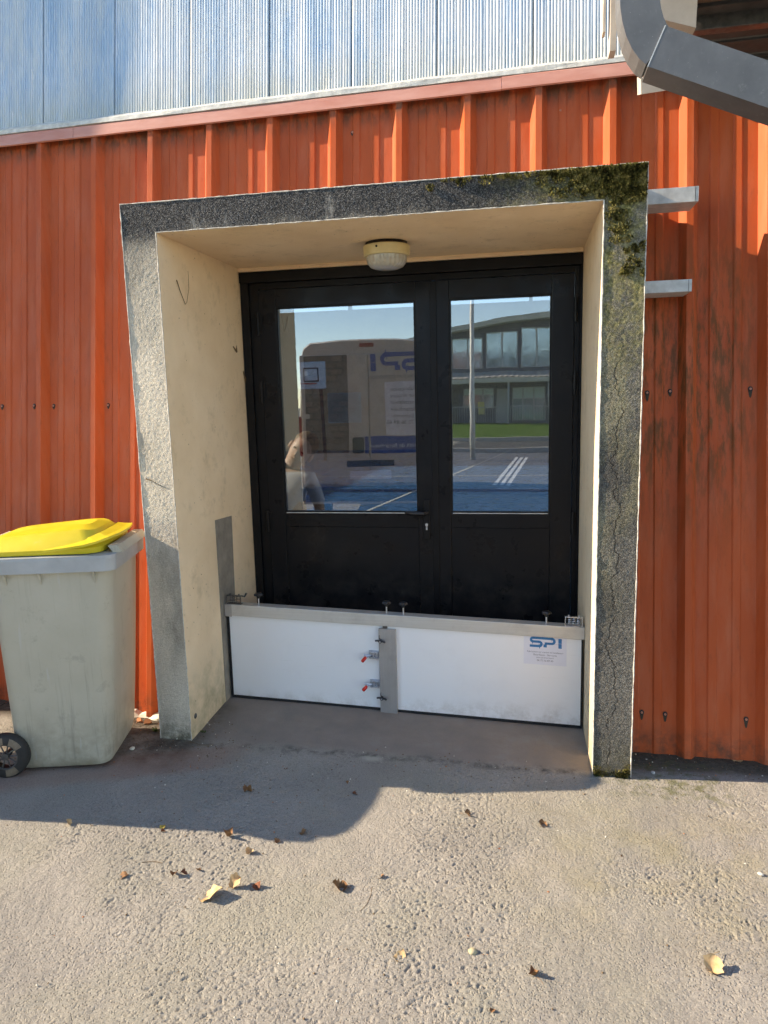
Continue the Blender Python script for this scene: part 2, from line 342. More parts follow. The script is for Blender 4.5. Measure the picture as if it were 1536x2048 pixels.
M['dwood'] = simple('dark_soffit', (.050, .047, .043), .8, 0, .25, 12, .2)
M['beige'] = simple('beige_paint', (.42, .37, .31), .7, 0, .15, 8)
M['leafA'] = m_leaf('dry_leaf_tan', (.42, .26, .12), (.62, .43, .23))
M['leafB'] = m_leaf('dry_leaf_brown', (.13, .060, .025), (.30, .155, .07))
M['leafC'] = m_leaf('dry_leaf_yellow', (.46, .30, .05), (.62, .45, .11))
M['leafD'] = m_leaf('dry_leaf_russet', (.12, .035, .018), (.22, .08, .035))
M['twig'] = m_leaf('twig', (.10, .065, .035), (.20, .13, .07))

# ------------------------------------------------------------------ mesh helpers
def new(name, me, parent=None, loc=None):
    o = bpy.data.objects.new(name, me); COL.objects.link(o)
    if parent is not None:
        o.parent = parent
        if not parent.get('_local', 0): o.matrix_parent_inverse = Matrix.Translation(-Vector(parent.get('_base', (0, 0, 0))))
    return o
def empty(name, loc=(0, 0, 0), label=None, cat=None, group=None, local=False, rot=None):
    o = bpy.data.objects.new(name, None); COL.objects.link(o); o.location = loc; o.empty_display_size = .05
    if rot: o.rotation_euler = rot
    o['_base'] = tuple(loc); o['_local'] = 1 if local else 0
    if label: tag(o, label, cat, group)
    return o
def tag(o, label, cat=None, group=None):
    o['label'] = label
    if cat: o['category'] = cat
    if group: o['group'] = group
    return o
def part(name, parent, V, F, mats, smooth=False, fm=None):
    me = bpy.data.meshes.new(name); me.from_pydata([tuple(v) for v in V], [], F)
    if not isinstance(mats, (list, tuple)): mats = [mats]
    for m in mats: me.materials.append(M[m] if isinstance(m, str) else m)
    if fm is not None: me.polygons.foreach_set('material_index', fm)
    if smooth: me.polygons.foreach_set('use_smooth', [True] * len(me.polygons))
    me.update(); pp = parent
    o = bpy.data.objects.new(name, me); COL.objects.link(o)
    if pp is not None:
        o.parent = pp; r = pp
        while r.parent is not None: r = r.parent
        if not r.get('_local', 0) and pp is r: o.matrix_parent_inverse = Matrix.Translation(-Vector(r['_base']))
    return o
def boxV(x0, x1, y0, y1, z0, z1):
    V = [(x, y, z) for x in (x0, x1) for y in (y0, y1) for z in (z0, z1)]
    F = [(0, 1, 3, 2), (4, 6, 7, 5), (0, 4, 5, 1), (2, 3, 7, 6), (0, 2, 6, 4), (1, 5, 7, 3)]
    return V, F
def bev(o, w, seg=2):
    bm = bmesh.new(); bm.from_mesh(o.data)
    bmesh.ops.bevel(bm, geom=list(bm.edges), offset=w, segments=seg, affect='EDGES', profile=.5)
    bm.to_mesh(o.data); bm.free(); o.data.update(); return o
def box(name, parent, x0, x1, y0, y1, z0, z1, mat, bevel=0., xf=None, seg=2):
    V, F = boxV(x0, x1, y0, y1, z0, z1)
    o = part(name, parent, V, F, mat)
    if bevel: bev(o, bevel, seg)
    if xf: 
        for v in o.data.vertices: v.co = xf(v.co)
        o.data.update()
    return o
class MB:                                   # joins several shapes into one mesh
    def __init__(s): s.V = []; s.F = []; s.fm = []
    def add(s, V, F, m=0):
        b = len(s.V); s.V += [tuple(v) for v in V]; s.F += [tuple(i + b for i in f) for f in F]; s.fm += [m] * len(F); return s
    def box(s, *a, m=0): return s.add(*boxV(*a), m)
    def tube(s, path, r, n=8, m=0): return s.add(*tubeV(path, r, n), m)
    def lathe(s, prof, c, n=20, m=0, axis='Z'): return s.add(*latheV(prof, c, n, axis), m)
    def build(s, name, parent, mats, smooth=False, xf=None):
        V = [xf(Vector(v)) for v in s.V] if xf else s.V
        return part(name, parent, V, s.F, mats, smooth, s.fm)
def tubeV(path, r, n=8):
    P = [Vector(p) for p in path]; V = []; F = []
    rs = r if isinstance(r, (list, tuple)) else [r] * len(P)
    up = None
    for i, p in enumerate(P):
        d = (P[min(i + 1, len(P) - 1)] - P[max(i - 1, 0)]).normalized()
        if up is None: up = d.orthogonal().normalized()
        up = (up - d * up.dot(d)).normalized(); b = d.cross(up)
        for k in range(n):
            a = 2 * math.pi * k / n; V.append(p + (up * math.cos(a) + b * math.sin(a)) * rs[i])
    for i in range(len(P) - 1):
        for k in range(n):
            k2 = (k + 1) % n; F.append((i * n + k, i * n + k2, (i + 1) * n + k2, (i + 1) * n + k))
    F.append(tuple(range(n))[::-1]); F.append(tuple(range((len(P) - 1) * n, len(P) * n)))
    return V, F
def latheV(prof, c, n=20, axis='Z'):
    V = []; F = []
    for (r, h) in prof:
        for k in range(n):
            a = 2 * math.pi * k / n; x, y = r * math.cos(a), r * math.sin(a)
            p = {'Z': (x, y, h), 'Y': (x, h, y), 'X': (h, x, y)}[axis]
            V.append((c[0] + p[0], c[1] + p[1], c[2] + p[2]))
    for i in range(len(prof) - 1):
        for k in range(n):
            k2 = (k + 1) % n; F.append((i * n + k, i * n + k2, (i + 1) * n + k2, (i + 1) * n + k))
    F.append(tuple(range(n))[::-1]); F.append(tuple(range((len(prof) - 1) * n, len(prof) * n)))
    return V, F
def struct(o): o['kind'] = 'structure'; return o
def vnoise(nx, ny, cell, seed):            # smooth value noise on a grid, cell = lattice spacing in samples
    r = np.random.RandomState(seed); gx, gy = int(nx / cell) + 4, int(ny / cell) + 4
    g = r.rand(gx, gy); x = np.arange(nx) / cell; y = np.arange(ny) / cell
    xi = x.astype(int); yi = y.astype(int); fx = x - xi; fy = y - yi
    fx = fx * fx * (3 - 2 * fx); fy = fy * fy * (3 - 2 * fy)
    a = g[np.ix_(xi, yi)]; b = g[np.ix_(xi + 1, yi)]; c = g[np.ix_(xi, yi + 1)]; d = g[np.ix_(xi + 1, yi + 1)]
    fx = fx[:, None]; fy = fy[None, :]
    return (a * (1 - fx) + b * fx) * (1 - fy) + (c * (1 - fx) + d * fx) * fy - .5
def grid_mesh(name, P, mat, parent=None, smooth=True):
    nx, ny = P.shape[:2]; me = bpy.data.meshes.new(name)
    i = np.arange(nx * ny).reshape(nx, ny)
    q = np.stack([i[:-1, :-1], i[1:, :-1], i[1:, 1:], i[:-1, 1:]], -1).reshape(-1, 4)
    me.vertices.add(nx * ny); me.vertices.foreach_set('co', P.reshape(-1).astype(np.float32))
    me.loops.add(q.size); me.loops.foreach_set('vertex_index', q.reshape(-1).astype(np.int32))
    me.polygons.add(len(q)); me.polygons.foreach_set('loop_start', (np.arange(len(q)) * 4).astype(np.int32))
    me.polygons.foreach_set('use_smooth', np.ones(len(q), bool))
    me.materials.append(M[mat]); me.update(calc_edges=True); me.validate()
    o = bpy.data.objects.new(name, me); COL.objects.link(o)
    if parent is not None:
        o.parent = parent; o.matrix_parent_inverse = Matrix.Translation(-Vector(parent['_base']))
    return o

# ------------------------------------------------------------------ ground
def sstep(a, b, v):
    t = np.clip((v - a) / (b - a), 0, 1); return t * t * (3 - 2 * t)
def gz(x, y):
    x = np.asarray(x, float); y = np.asarray(y, float)
    z = .020 - .020 * np.clip(x, -3, 6)
    inside = sstep(-.02, .02, x) * (1 - sstep(2.18, 2.22, x)) * sstep(0., .45, y)
    z = z + inside * (.020 - .0185 * x)
    z = z - .012 * sstep(.05, .2, y) * (1 - sstep(-.02, .02, x) * (1 - sstep(2.18, 2.22, x)))
    z = z - .010 * np.clip(-y - 1.2, 0, 8)
    return z
GX0, GX1, GY0, GY1, GS = -1.05, 3.25, -1.62, 1.0, .0036
gx = np.arange(GX0, GX1, GS); gy = np.arange(GY0, GY1, GS)
XX, YY = np.meshgrid(gx, gy, indexing='ij'); nx, ny = XX.shape
def cells(mm): return mm / 1000. / GS
n1 = vnoise(nx, ny, cells(7.2), 1) + .6 * vnoise(nx, ny, cells(5.6), 2)
n2 = vnoise(nx, ny, cells(10), 3) + .8 * vnoise(nx, ny, cells(24), 13); n3 = vnoise(nx, ny, cells(55), 4); big = vnoise(nx, ny, cells(420), 5) + .5 * vnoise(nx, ny, cells(180), 6)
patch = sstep(-.12, .30, big)
pits = sstep(.12, .48, n1) * (.30 + .9 * patch)
outside = 1 - sstep(-.03, .06, YY) * sstep(-.02, .03, XX) * (1 - sstep(2.17, 2.22, XX)) * .75
H = gz(XX, YY) + outside * (-.0042 * pits + .0013 * n2 + .0010 * n1) + .002 * n3 + .010 * vnoise(nx, ny, cells(600), 8)
edge = np.minimum(np.minimum(XX - GX0, GX1 - XX), np.minimum(YY - GY0, GY1 - YY))
H = np.where(edge < .02, gz(XX, YY), H)
g = struct(grid_mesh('ground', np.stack([XX, YY, H], -1), 'ground'))
# the yard round it, a ring of sheets that share its edge, and the far ground
yv = []; yf = []
def gq(x0, x1, y0, y1):
    nxx = max(2, int((x1 - x0) / .6)); nyy = max(2, int((y1 - y0) / .6)); b = len(yv)
    nxx = min(nxx, 40); nyy = min(nyy, 40)
    for i in range(nxx + 1):
        for j in range(nyy + 1):
            x = x0 + (x1 - x0) * i / nxx; y = y0 + (y1 - y0) * j / nyy; yv.append((x, y, float(gz(x, y))))
    for i in range(nxx):
        for j in range(nyy):
            a = b + i * (nyy + 1) + j; yf.append((a, a + nyy + 1, a + nyy + 2, a + 1))
gxe, gye = float(gx[-1]), float(gy[-1])
gq(-60, GX0, -9, gye); gq(gxe, 60, -9, gye); gq(GX0, gxe, -9, GY0); gq(-60, 60, -140, -9)
yo = struct(part('yard', None, yv, yf, 'ground'))

# ------------------------------------------------------------------ sports hall: leaning clad wall
def WP(x, z, h=0.):                         # point on the leaning wall, h = distance out of it
    return (x, .222 - .028 * (x - 1.1) + .156 * z - .988 * h, z + .154 * h)
hall = empty('sports_hall', (1.1, 1.0, 0.), 'sports hall with red ribbed steel wall under translucent fluted panels', 'building')
X0R, SR = -.878, .3298
PROF = [(0, 0), (.026, .045), (.054, .045), (.080, 0), (.127, 0), (.134, .0055), (.164, .0055), (.171, 0), (.227, 0), (.234, .0055), (.262, .0055), (.269, 0)]
PX0, PX1, PZT = .02, 2.18, 2.46
def prof_pts(i0, i1):
    pts = []
    for i in range(i0, i1):
        for (dx, h) in PROF: pts.append((X0R + SR * i + dx, h))
    pts.append((X0R + SR * i1 + .004, .0)); return pts
def insert_split(pts, xs):
    out = [pts[0]]
    for a, b in zip(pts, pts[1:]):
        for x in xs:
            if a[0] < x < b[0]:
                f = (x - a[0]) / (b[0] - a[0]); out.append((x, a[1] + (b[1] - a[1]) * f))
        out.append(b)
    return out
for k, i0 in enumerate(range(-9, 18, 3)):
    pts = insert_split(prof_pts(i0, i0 + 3), (PX0, PX1)); V = []; F = []
    wob = rnd.uniform(-.002, .002)
    for (xa, ha), (xb, hb) in zip(pts, pts[1:]):
        cut = PX0 - 1e-6 <= xa and xb <= PX1 + 1e-6
        z0 = PZT if cut else .012 + wob - .004 * xa
        zs = [z0] + [z for z in (.6, 1.2, 1.8, 2.4) if z > z0 + .05] + [3.075]
        for za, zb in zip(zs, zs[1:]):
            b = len(V); s = .0015 * (k % 2)
            V += [WP(xa, za, ha + s), WP(xb, za, hb + s), WP(xb, zb, hb + s), WP(xa, zb, ha + s)]; F.append((b, b + 1, b + 2, b + 3))
    o = part('cladding_sheet', hall, V, F, 'red')
    bm = bmesh.new(); bm.from_mesh(o.data); bmesh.ops.remove_doubles(bm, verts=bm.verts, dist=1e-5); bm.to_mesh(o.data); bm.free()
    sm = o.modifiers.new('thick', 'SOLIDIFY'); sm.thickness = .0012; sm.offset = -1
# flashing lengths, sill, translucent panels
for (xa, xb, dh) in ((-4.0, -.62, 0), (-.62, 1.63, .0), (1.63, 4.2, .003)):
    V = []; F = []; sec = [(.0, 3.068), (.056, 3.040), (.058, 3.028), (.0585, 3.026), (.058, 3.085), (.052, 3.092), (.0, 3.094)]
    sec = [(0., 3.060), (.046, 3.050), (.050, 3.026), (.060, 3.028), (.058, 3.082), (.054, 3.088), (0., 3.090)]
    for x in (xa, xb - .002):
        V += [WP(x, z, h + dh) for (h, z) in sec]
    n = len(sec); F = [(i, i + 1, n + i + 1, n + i) for i in range(n - 1)] + [tuple(range(n))[::-1], tuple(range(n, 2 * n))]
    part('flashing', hall, V, F, 'flash')
V = []; F = []; sec = [(0., 3.091), (.061, 3.0905), (.061, 3.112), (.026, 3.142), (0., 3.144)]
nxs = 60; xs = np.linspace(-4.0, 4.2, nxs)
for i, x in enumerate(xs): V += [WP(x, z + .002 * math.sin(i * 1.7) * (j > 1), h + .0025 * rnd.uniform(-1, 1)) for j, (h, z) in enumerate(sec)]
n = len(sec)
for i in range(nxs - 1): F += [(i * n + j, i * n + j + 1, (i + 1) * n + j + 1, (i + 1) * n + j) for j in range(n - 1)]
part('sill', hall, V, F, 'sill')
PJ = [-2.55, -2.12, -1.69, -1.26, -.828, -.398, .035, .469, .899, 1.322, 1.775, 2.21, 2.64, 3.07, 3.5, 3.93]
for a, b in zip(PJ, PJ[1:]):
    nfl = 29; V = []; F = []; off = rnd.uniform(0, .004)
    m_ = nfl * 4
    us = []
    for i in range(nfl):
        x0 = a + .004 + (b - a - .008) * i / nfl; dx = (b - a - .008) / nfl
        d = .0038 * rnd.uniform(.8, 1.15)
        us += [(x0, .020 + off), (x0 + dx * .30, .020 + off + d), (x0 + dx * .74, .0205 + off + d * rnd.uniform(.75, 1)), (x0 + dx * .90, .020 + off)]
    us.append((b - .004, .020 + off))
    for (x, h) in us:
        for z in (3.134, 3.35, 3.6, 4.6): V.append(WP(x, z, h))
    for i in range(len(us) - 1):
        for j in range(3): F.append((i * 4 + j, i * 4 + 4 + j, i * 4 + 5 + j, i * 4 + 1 + j))
    # edge returns at the joint
    b0 = len(V)
    for x in (a + .004, b - .004):
        for h in (.0, .020 + off):
            for z in (3.134, 4.6): V.append(WP(x, z, h))
    F += [(b0, b0 + 2, b0 + 3, b0 + 1), (b0 + 4, b0 + 5, b0 + 7, b0 + 6)]
    part('translucent_panel', hall, V, F, 'poly')
    part('joint_strip', hall, *[(lambda V, F: (V, F))(*(lambda q: (q, [(0, 1, 3, 2)]))([WP(a - .006, 3.134, .006), WP(a + .006, 3.134, .006), WP(a - .006, 4.6, .006), WP(a + .006, 4.6, .006)]))][0], 'sill')
# screws with their rubber washers and dark run-off stains
for (x, z, s) in ((-1.098, 1.637, .5), (-.896, 1.635, .5), (-.775, 1.632, .5), (-.444, 1.628, .5), (2.289, 1.622, 1.), (2.387, 1.626, .6), (2.722, 1.628, 1.), (2.271, .183, .9), (2.372, .181, .9), (2.711, .181, 1.), (.9, 2.93, .4), (1.9, 2.93, .4)):
    mb = MB(); c = Vector(WP(x, z, .002)); 
    def disc(r, h, n, m, oz=0., sq=1.):
        V = [WP(x + r * math.cos(6.2832 * k / n), z + oz + sq * r * math.sin(6.2832 * k / n), hh) for hh in (.0016, h) for k in range(n)]
        F = [(k, (k + 1) % n, n + (k + 1) % n, n + k) for k in range(n)] + [tuple(range(n, 2 * n))]
        mb.add(V, F, m)
    n = 14; tail = .040 * s
    V = [WP(x + .0105 * math.cos(a) * (1 if math.sin(a) > -.2 else .75), z + (.012 * math.sin(a) if math.sin(a) > 0 else tail * math.sin(a)), .0022) for a in [6.2832 * k / n for k in range(n)]]
    mb.add(V, [tuple(range(n))], 2)
    disc(.0092, .0042, 14, 1); disc(.0056, .0088, 6, 0)
    mb.build('screw', hall, [simple('screw_head_%d' % int(abs(x) * 100), (.42, .17, .10), .45, .2), 'rubber', simple('stain_%d' % int(abs(x) * 100 + z * 7), (.055, .042, .025), .9)])
# wing of the hall that stands proud of the wall farther left
V = []; F = []
xs = [-7.0 + .1 * i for i in range(42)] + [-2.80]
prev = None
for j, x in enumerate(xs):
    hh = .50 + (.045 if j % 3 == 1 else 0)
    for z in (0., 3.0, 6.5): V.append(WP(x, z, hh + .012 * z))
for i in range(len(xs) - 1):
    for j in range(2): F.append((i * 3 + j, i * 3 + 3 + j, i * 3 + 4 + j, i * 3 + 1 + j))
b = len(V)
for z in (0., 3.0, 6.5): V += [WP(-2.80, z, .50 + .012 * z), WP(-2.80, z, -.05)]
F += [(b, b + 1, b + 3, b + 2), (b + 2, b + 3, b + 5, b + 4)]
part('projecting_bay', hall, V, F, 'red')
# strip of white mortar footing under the sheets, left of the surround
V = []; F = []; n = 26
for i in range(n):
    x = -.75 + .75 * i / (n - 1)
    t_, f_ = .028 + .010 * rnd.uniform(-1, 1), .205 + .018 * rnd.uniform(-1, 1)
    V += [(x, .34, t_ - .0), (x, f_ + .02, t_), (x, f_, t_ - .016), (x, f_ - .004, -.03)]
for i in range(n - 1): F += [(i * 4 + j, i * 4 + 4 + j, i * 4 + 5 + j, i * 4 + 1 + j) for j in range(3)]
part('footing', hall, V, F, 'whitestone')

# ---- interior of the hall, seen through the door glass
M['gymfloor'] = simple('blue_sports_floor', (.035, .15, .34), .3, 0, .1, 2)
M['gymwall'] = simple('tan_block_wall', (.46, .36, .24), .85, 0, .12, 3)
M['lineW'] = simple('white_court_paint', (.75, .76, .74), .5); M['lineY'] = simple('yellow_court_paint', (.7, .6, .2), .5)
hf = part('floor', hall, [(-14, 1.06, -.02), (14, 1.06, -.02), (14, 20, -.02), (-14, 20, -.02)], [(0, 1, 2, 3)], 'gymfloor')
mb = MB()
for (ax, ay, bx, by, w) in ((-6, 5.2, 12, 5.6, .05), (-.9, 5.0, 1.4, 19, .05), (-14, 12, 14, 12.2, .05), (-6, 5, -6, 19, .05)):
    d = Vector((bx - ax, by - ay, 0)).normalized(); q = Vector((-d.y, d.x, 0)) * w / 2; a = Vector((ax, ay, -.015)); b_ = Vector((bx, by, -.015))
    mb.add([a - q, b_ - q, b_ + q, a + q], [(0, 1, 2, 3)])
mb.build('court_lines', hall, 'lineW')
part('court_line', hall, [(-9, 8.6, -.014), (-1.6, 9.6, -.014), (-1.6, 9.65, -.014), (-9, 8.65, -.014)], [(0, 1, 2, 3)], 'lineY')
mb = MB()
mb.box(-14, 14, 20, 20.2, -.05, 4.40); mb.box(-14, 14, 20, 20.2, 4.95, 6.5)
for x in (-12, -9, -6, -3.6, -.8, 2.0, 5, 8, 11): mb.box(x - .05, x + .05, 20, 20.2, 4.40, 4.95)
mb.box(-14.2, -14, 1.3, 20.2, -.05, 6.5); mb.box(14, 14.2, 1.3, 20.2, -.05, 6.5)
mb.build('interior_wall', hall, 'gymwall')
mb = MB()
mb.box(-14.2, 14.2, 13., 20.2, 6.5, 6.65); mb.box(-14.2, 14.2, 8.2, 8.6, 6.5, 6.65); mb.box(-14.2, 14.2, 4.2, 4.5, 6.5, 6.65)
mb.build('roof', hall, 'dwood')  # unseen roof, mostly left open so that daylight brightens the interior
for x in (-9, -3.4, 1.2, 6):
    mb = MB(); mb.tube([(x, 19.5, 4.55), (x + .9, 19.5, 5.1)], .03); mb.tube([(x, 19.5, 4.55), (x - .9, 19.5, 5.1)], .03); mb.tube([(x, 19.5, 4.55), (x, 19.5, 6.4)], .03)
    mb.build('truss', hall, 'dsteel')
bk = empty('basketball_hoop', (-3.5, 15.2, 0), 'white basketball backboard with black square seen through the left door glass', 'basketball hoop')
M['board'] = simple('white_backboard', (.72, .76, .78), .4)
b1 = box('backboard', bk, -3.86, -3.12, 15.0, 15.04, 1.90, 2.58, 'board', .03)
mb = MB()
for (xa, xb, za, zb) in ((-3.70, -3.30, 2.40, 2.43), (-3.70, -3.30, 2.08, 2.11), (-3.70, -3.67, 2.08, 2.43), (-3.33, -3.30, 2.08, 2.43)): mb.box(xa, xb, 14.985, 14.995, za, zb)
mb.build('target_square', bk, 'rubber')
mb = MB(); mb.tube([(-3.5 + .2 * math.cos(a), 14.78 + .2 * math.sin(a), 2.03) for a in [6.2832 * i / 16 for i in range(17)]], .012); mb.build('rim', bk, 'redgrip')
mb = MB(); mb.tube([(-3.5, 15.05, 2.2), (-3.5, 15.9, 1.9), (-3.5, 16.1, -.02)], .05); mb.build('stand', bk, 'dsteel')

# ------------------------------------------------------------------ concrete door surround
PW, PH, ZT, DY = .162, .127, 2.4925, .985
sur = empty('door_surround', (1.1, .5, 0), 'mossy grey roughcast concrete door surround with cream painted reveals', 'door surround')
def rough_face(x0, x1, z0, z1, seed, amp=.0013):
    s = .0045; a = np.arange(0, x1 - x0 + 1e-6, s); b = np.arange(0, z1 - z0 + 1e-6, s)
    a = np.append(a[:-1], x1 - x0); b = np.append(b[:-1], z1 - z0)
    A, B = np.meshgrid(a, b, indexing='ij'); n = A.shape
    h = vnoise(*n, 1.35, seed) + .5 * vnoise(*n, 2.6, seed + 1) + .9 * vnoise(*n, 30, seed + 2)
    return np.stack([x0 + A, -.0015 - amp * (h + .4), z0 + B], -1)
def post(name, x0, x1, inner_right, seed):
    zb = -.12; zt = ZT - PH
    V = [(x0, 0, zb), (x1, 0, zb), (x1, 1.12, zb), (x0, 1.12, zb), (x0, 0, zt), (x1, 0, zt), (x1, 1.12, zt), (x0, 1.12, zt)]
    F = [(0, 1, 5, 4), (1, 2, 6, 5), (2, 3, 7, 6), (3, 0, 4, 7)]
    fm = [0, 1 if inner_right else 0, 0, 0 if inner_right else 1]
    o = part(name, sur, V, F, ['concrete', 'cream'], False, fm)
    f = grid_mesh('roughcast_face', rough_face(x0, x1, zb, zt, seed), 'rough'); f.parent = o
    return o
pl_ = post('post', 0., PW, True, 20); pr_ = post('post', 2.2 - PW, 2.2, False, 30)
tag(pl_, 'pale left post, lower part in the bin shadow'); tag(pr_, 'dark cracked right post with lichen')
V = [(0, 0, ZT - PH), (2.2, 0, ZT - PH), (2.2, 1.12, ZT - PH), (0, 1.12, ZT - PH), (0, 0, ZT), (2.2, 0, ZT), (2.2, 1.12, ZT), (0, 1.12, ZT)]
lo = part('lintel', sur, V, [(0, 1, 5, 4), (1, 2, 6, 5), (2, 3, 7, 6), (3, 0, 4, 7), (4, 5, 6, 7), (3, 2, 1, 0)], ['concrete', 'cream'], False, [0, 0, 0, 0, 0, 1])
f = grid_mesh('roughcast_face', rough_face(0, 2.2, ZT - PH, ZT, 40), 'rough'); f.parent = lo
def bead(p, q, r=.0042):                    # slightly wavy pale arris along an edge
    P = [Vector(p).lerp(Vector(q), i / 90) + Vector((rnd.uniform(-1, 1), rnd.uniform(-1, 1), rnd.uniform(-1, 1))) * .0008 for i in range(91)]
    mb = MB(); mb.tube(P, [r * .72 * rnd.uniform(.45, 1.25) for _ in P], 5); return mb.build('arris', sur, 'bead')
e = -.002
bead((.002, e, -.02), (.002, e, ZT)); bead((PW, e, -.02), (PW, e, ZT - PH), .0036)
bead((2.2 - PW, e, -.03), (2.2 - PW, e, ZT - PH), .005); bead((2.198, e, -.03), (2.198, e, ZT), .0042)
bead((0, e, ZT - .001), (2.2, e, ZT - .001), .0036); bead((PW, e, ZT - PH), (2.2 - PW, e, ZT - PH), .0034)
# bare mortar strip on the left reveal behind the barrier end, and the strip under the soffit
V = [(.1645, .425, .02), (.1645, .605, .02), (.1645, .645, 1.012), (.1645, .425, 1.024)]
part('bare_mortar_strip', sur, V + [(.150, y, z) for (_, y, z) in V], [(0, 1, 2, 3), (0, 4, 5, 1), (1, 5, 6, 2), (2, 6, 7, 3), (3, 7, 4, 0)], 'mortar')
box('soffit_fillet', sur, PW + .001, 2.2 - PW - .001, .93, .985, 2.345, 2.3655, 'cream', .002)
# moss tufts in the top right corner of the face: small leaf clumps
def moss_clump(mb, c, r, n):
    for _ in range(n):
        a = rnd.uniform(0, 6.283); rr = r * math.sqrt(rnd.random()); p = Vector((c[0] + rr * math.cos(a), -.003 - rnd.random() * .006, c[1] + rr * math.sin(a) * .8))
        if not (-.0 < p.x < 2.192 and p.z < ZT - .008) or (p.x < 2.04 and p.z < ZT - PH): continue
        d = Vector((rnd.uniform(-.6, .6), -rnd.uniform(.35, 1.), rnd.uniform(-.2, 1.))).normalized() * rnd.uniform(.006, .014)
        s = d.cross(Vector((rnd.random(), rnd.random(), rnd.random()))).normalized() * rnd.uniform(.002, .0042)
        mb.add([p - s, p + s, p + d * .65 + s * .8, p + d, p + d * .65 - s * .8], [(0, 1, 2, 3, 4)])
mb = MB()
for _ in range(240):
    u = rnd.random()
    if u < .72: c = (2.2 - abs(rnd.gauss(0, .17)), ZT - abs(rnd.gauss(0, .055)))
    elif u < .85: c = (rnd.uniform(1.35, 2.15), ZT - abs(rnd.gauss(0, .018)))
    else: c = (2.2 - rnd.random() * .15, ZT - rnd.uniform(.08, .42))
    moss_clump(mb, c, rnd.uniform(.010, .030), rnd.randint(30, 70))
o = mb.build('moss', sur, 'moss'); o['kind'] = 'stuff'
mb = MB()
for _ in range(26):
    c = (2.2 - rnd.random() * .16, -.02 + abs(rnd.gauss(0, .02)))
    moss_clump(mb, c, .018, 22)
o = mb.build('moss', sur, 'moss'); o['kind'] = 'stuff'
# cobweb threads and roots clinging to the reveal and door head
def thread(name, pts, r): 
    mb = MB(); mb.tube(pts, r, 5); return mb.build(name, sur, 'twig')
thread('dried_root', [(.166, .16, 2.19), (.167, .19, 2.14), (.166, .235, 2.09), (.167, .25, 2.10), (.166, .285, 2.17), (.165, .29, 2.25)], [.0022, .0016, .0012, .001, .001, .0006])
thread('dried_root', [(.03, -.006, 1.29), (.055, -.010, 1.285), (.10, -.012, 1.26), (.13, -.010, 1.245)], [.004, .0014, .0010, .0008])
thread('dried_root', [(1.50, .978, 2.315), (1.56, .972, 2.285), (1.62, .970, 2.30), (1.70, .972, 2.305), (1.74, .974, 2.335)], [.002, .0015, .0012, .001, .0008])
thread('dried_root', [(.166, .80, 1.93), (.168, .84, 1.905), (.167, .85, 1.94)], [.003, .006, .001])
thread('dried_root', [(.166, .93, 1.80), (.169, .945, 1.76), (.167, .95, 1.72)], [.002, .005, .001])
mb = MB(); mb.lathe([(.0, -.004), (.012, -.004), (.014, -.001), (.010, .002), (.007, .0025), (.0, .0025)], (.1645, .055, .115), 16, 0, 'X'); mb.build('plug', sur, 'dsteel', True)

# ------------------------------------------------------------------ double door
door = empty('double_door', (1.12, .99, .02), 'black glazed double door with lever handle inside the concrete surround', 'door')
D = .985
mb = MB()
mb.box(.1665, .212, D - .035, D + .05, -.02, 2.342); mb.box(2.034 - .008, 2.0365, D - .035, D + .05, -.03, 2.342)
mb.build('frame_jamb', door, 'blacktrim')
box('frame_head', door, .160 + .004, 2.0368, D - .045, D + .052, 2.285, 2.343, 'blacktrim', .004)
for (xa, xb) in ((.212, .268), (1.998, 2.026)): box('frame_rebate', door, xa + .0005, xb, D - .018, D + .04, -.02, 2.285, 'blacktrim', .003)
box('head_rebate', door, .268, 1.998, D - .020, D + .04, 2.250, 2.2845, 'blacktrim', .003)
def leaf(nm, x0, x1, g0, g1, hx, lab):
    z0, z1, gzb, gzt = .012, 2.246, .982, 2.147
    y0, y1 = D - .026, D + .022
    o = box('door_leaf', door, x0, g0, y0, y1, z0, z1, 'black', .003); tag(o, lab)
    box('stile', o, g1, x1, y0, y1, z0, z1, 'black', .003)
    box('top_rail', o, g0 + .0003, g1 - .0003, y0 + .0005, y1, gzt, z1, 'black', .002)
    box('lower_panel', o, g0 + .0003, g1 - .0003, y0 + .006, y1, z0 + .10, gzb - .085, 'black', .002)
    box('mid_rail', o, g0 + .0003, g1 - .0003, y0 + .0005, y1, gzb - .0845, gzb, 'black', .002)
    box('bottom_rail', o, g0 + .0003, g1 - .0003, y0 + .0005, y1, z0, z0 + .0995, 'black', .002)
    box('pane', o, g0 + .004, g1 - .004, D - .006, D - .002, gzb + .004, gzt - .004, 'glass')
    mb = MB(); bw = .009
    for (a, b, c, d) in ((g0, g0 + bw, gzb, gzt), (g1 - bw, g1, gzb, gzt), (g0 + bw, g1 - bw, gzb, gzb + bw), (g0 + bw, g1 - bw, gzt - bw, gzt)): mb.box(a, b, y0 + .004, D - .0065, c, d)
    mb.build('glazing_bead', o, 'blacktrim')
    mb = MB(); mb.box(g0 + .01, g1 - .01, y0 - .0015, y0 + .0005, gzb - .004, gzb + .001); mb.build('bead_strip', o, 'galv')
    for z in (2.06, 1.68, .93):
        mb = MB(); mb.tube([(hx, y0 - .012, z - .062), (hx, y0 - .012, z + .062)], .0095, 10); mb.box(hx - .004, hx + (.02 if hx < 1 else -.004) + .004, y0 - .006, y0 + .002, z - .05, z + .05)
        mb.build('hinge', o, 'blacktrim', False)
    return o
lfL = leaf('l', .270, 1.2535, .366, 1.156, .262, 'left leaf with lever handle and lock cylinder')
lfR = leaf('r', 1.2575, 1.996, 1.341, 1.882, 2.004, 'narrower right leaf')
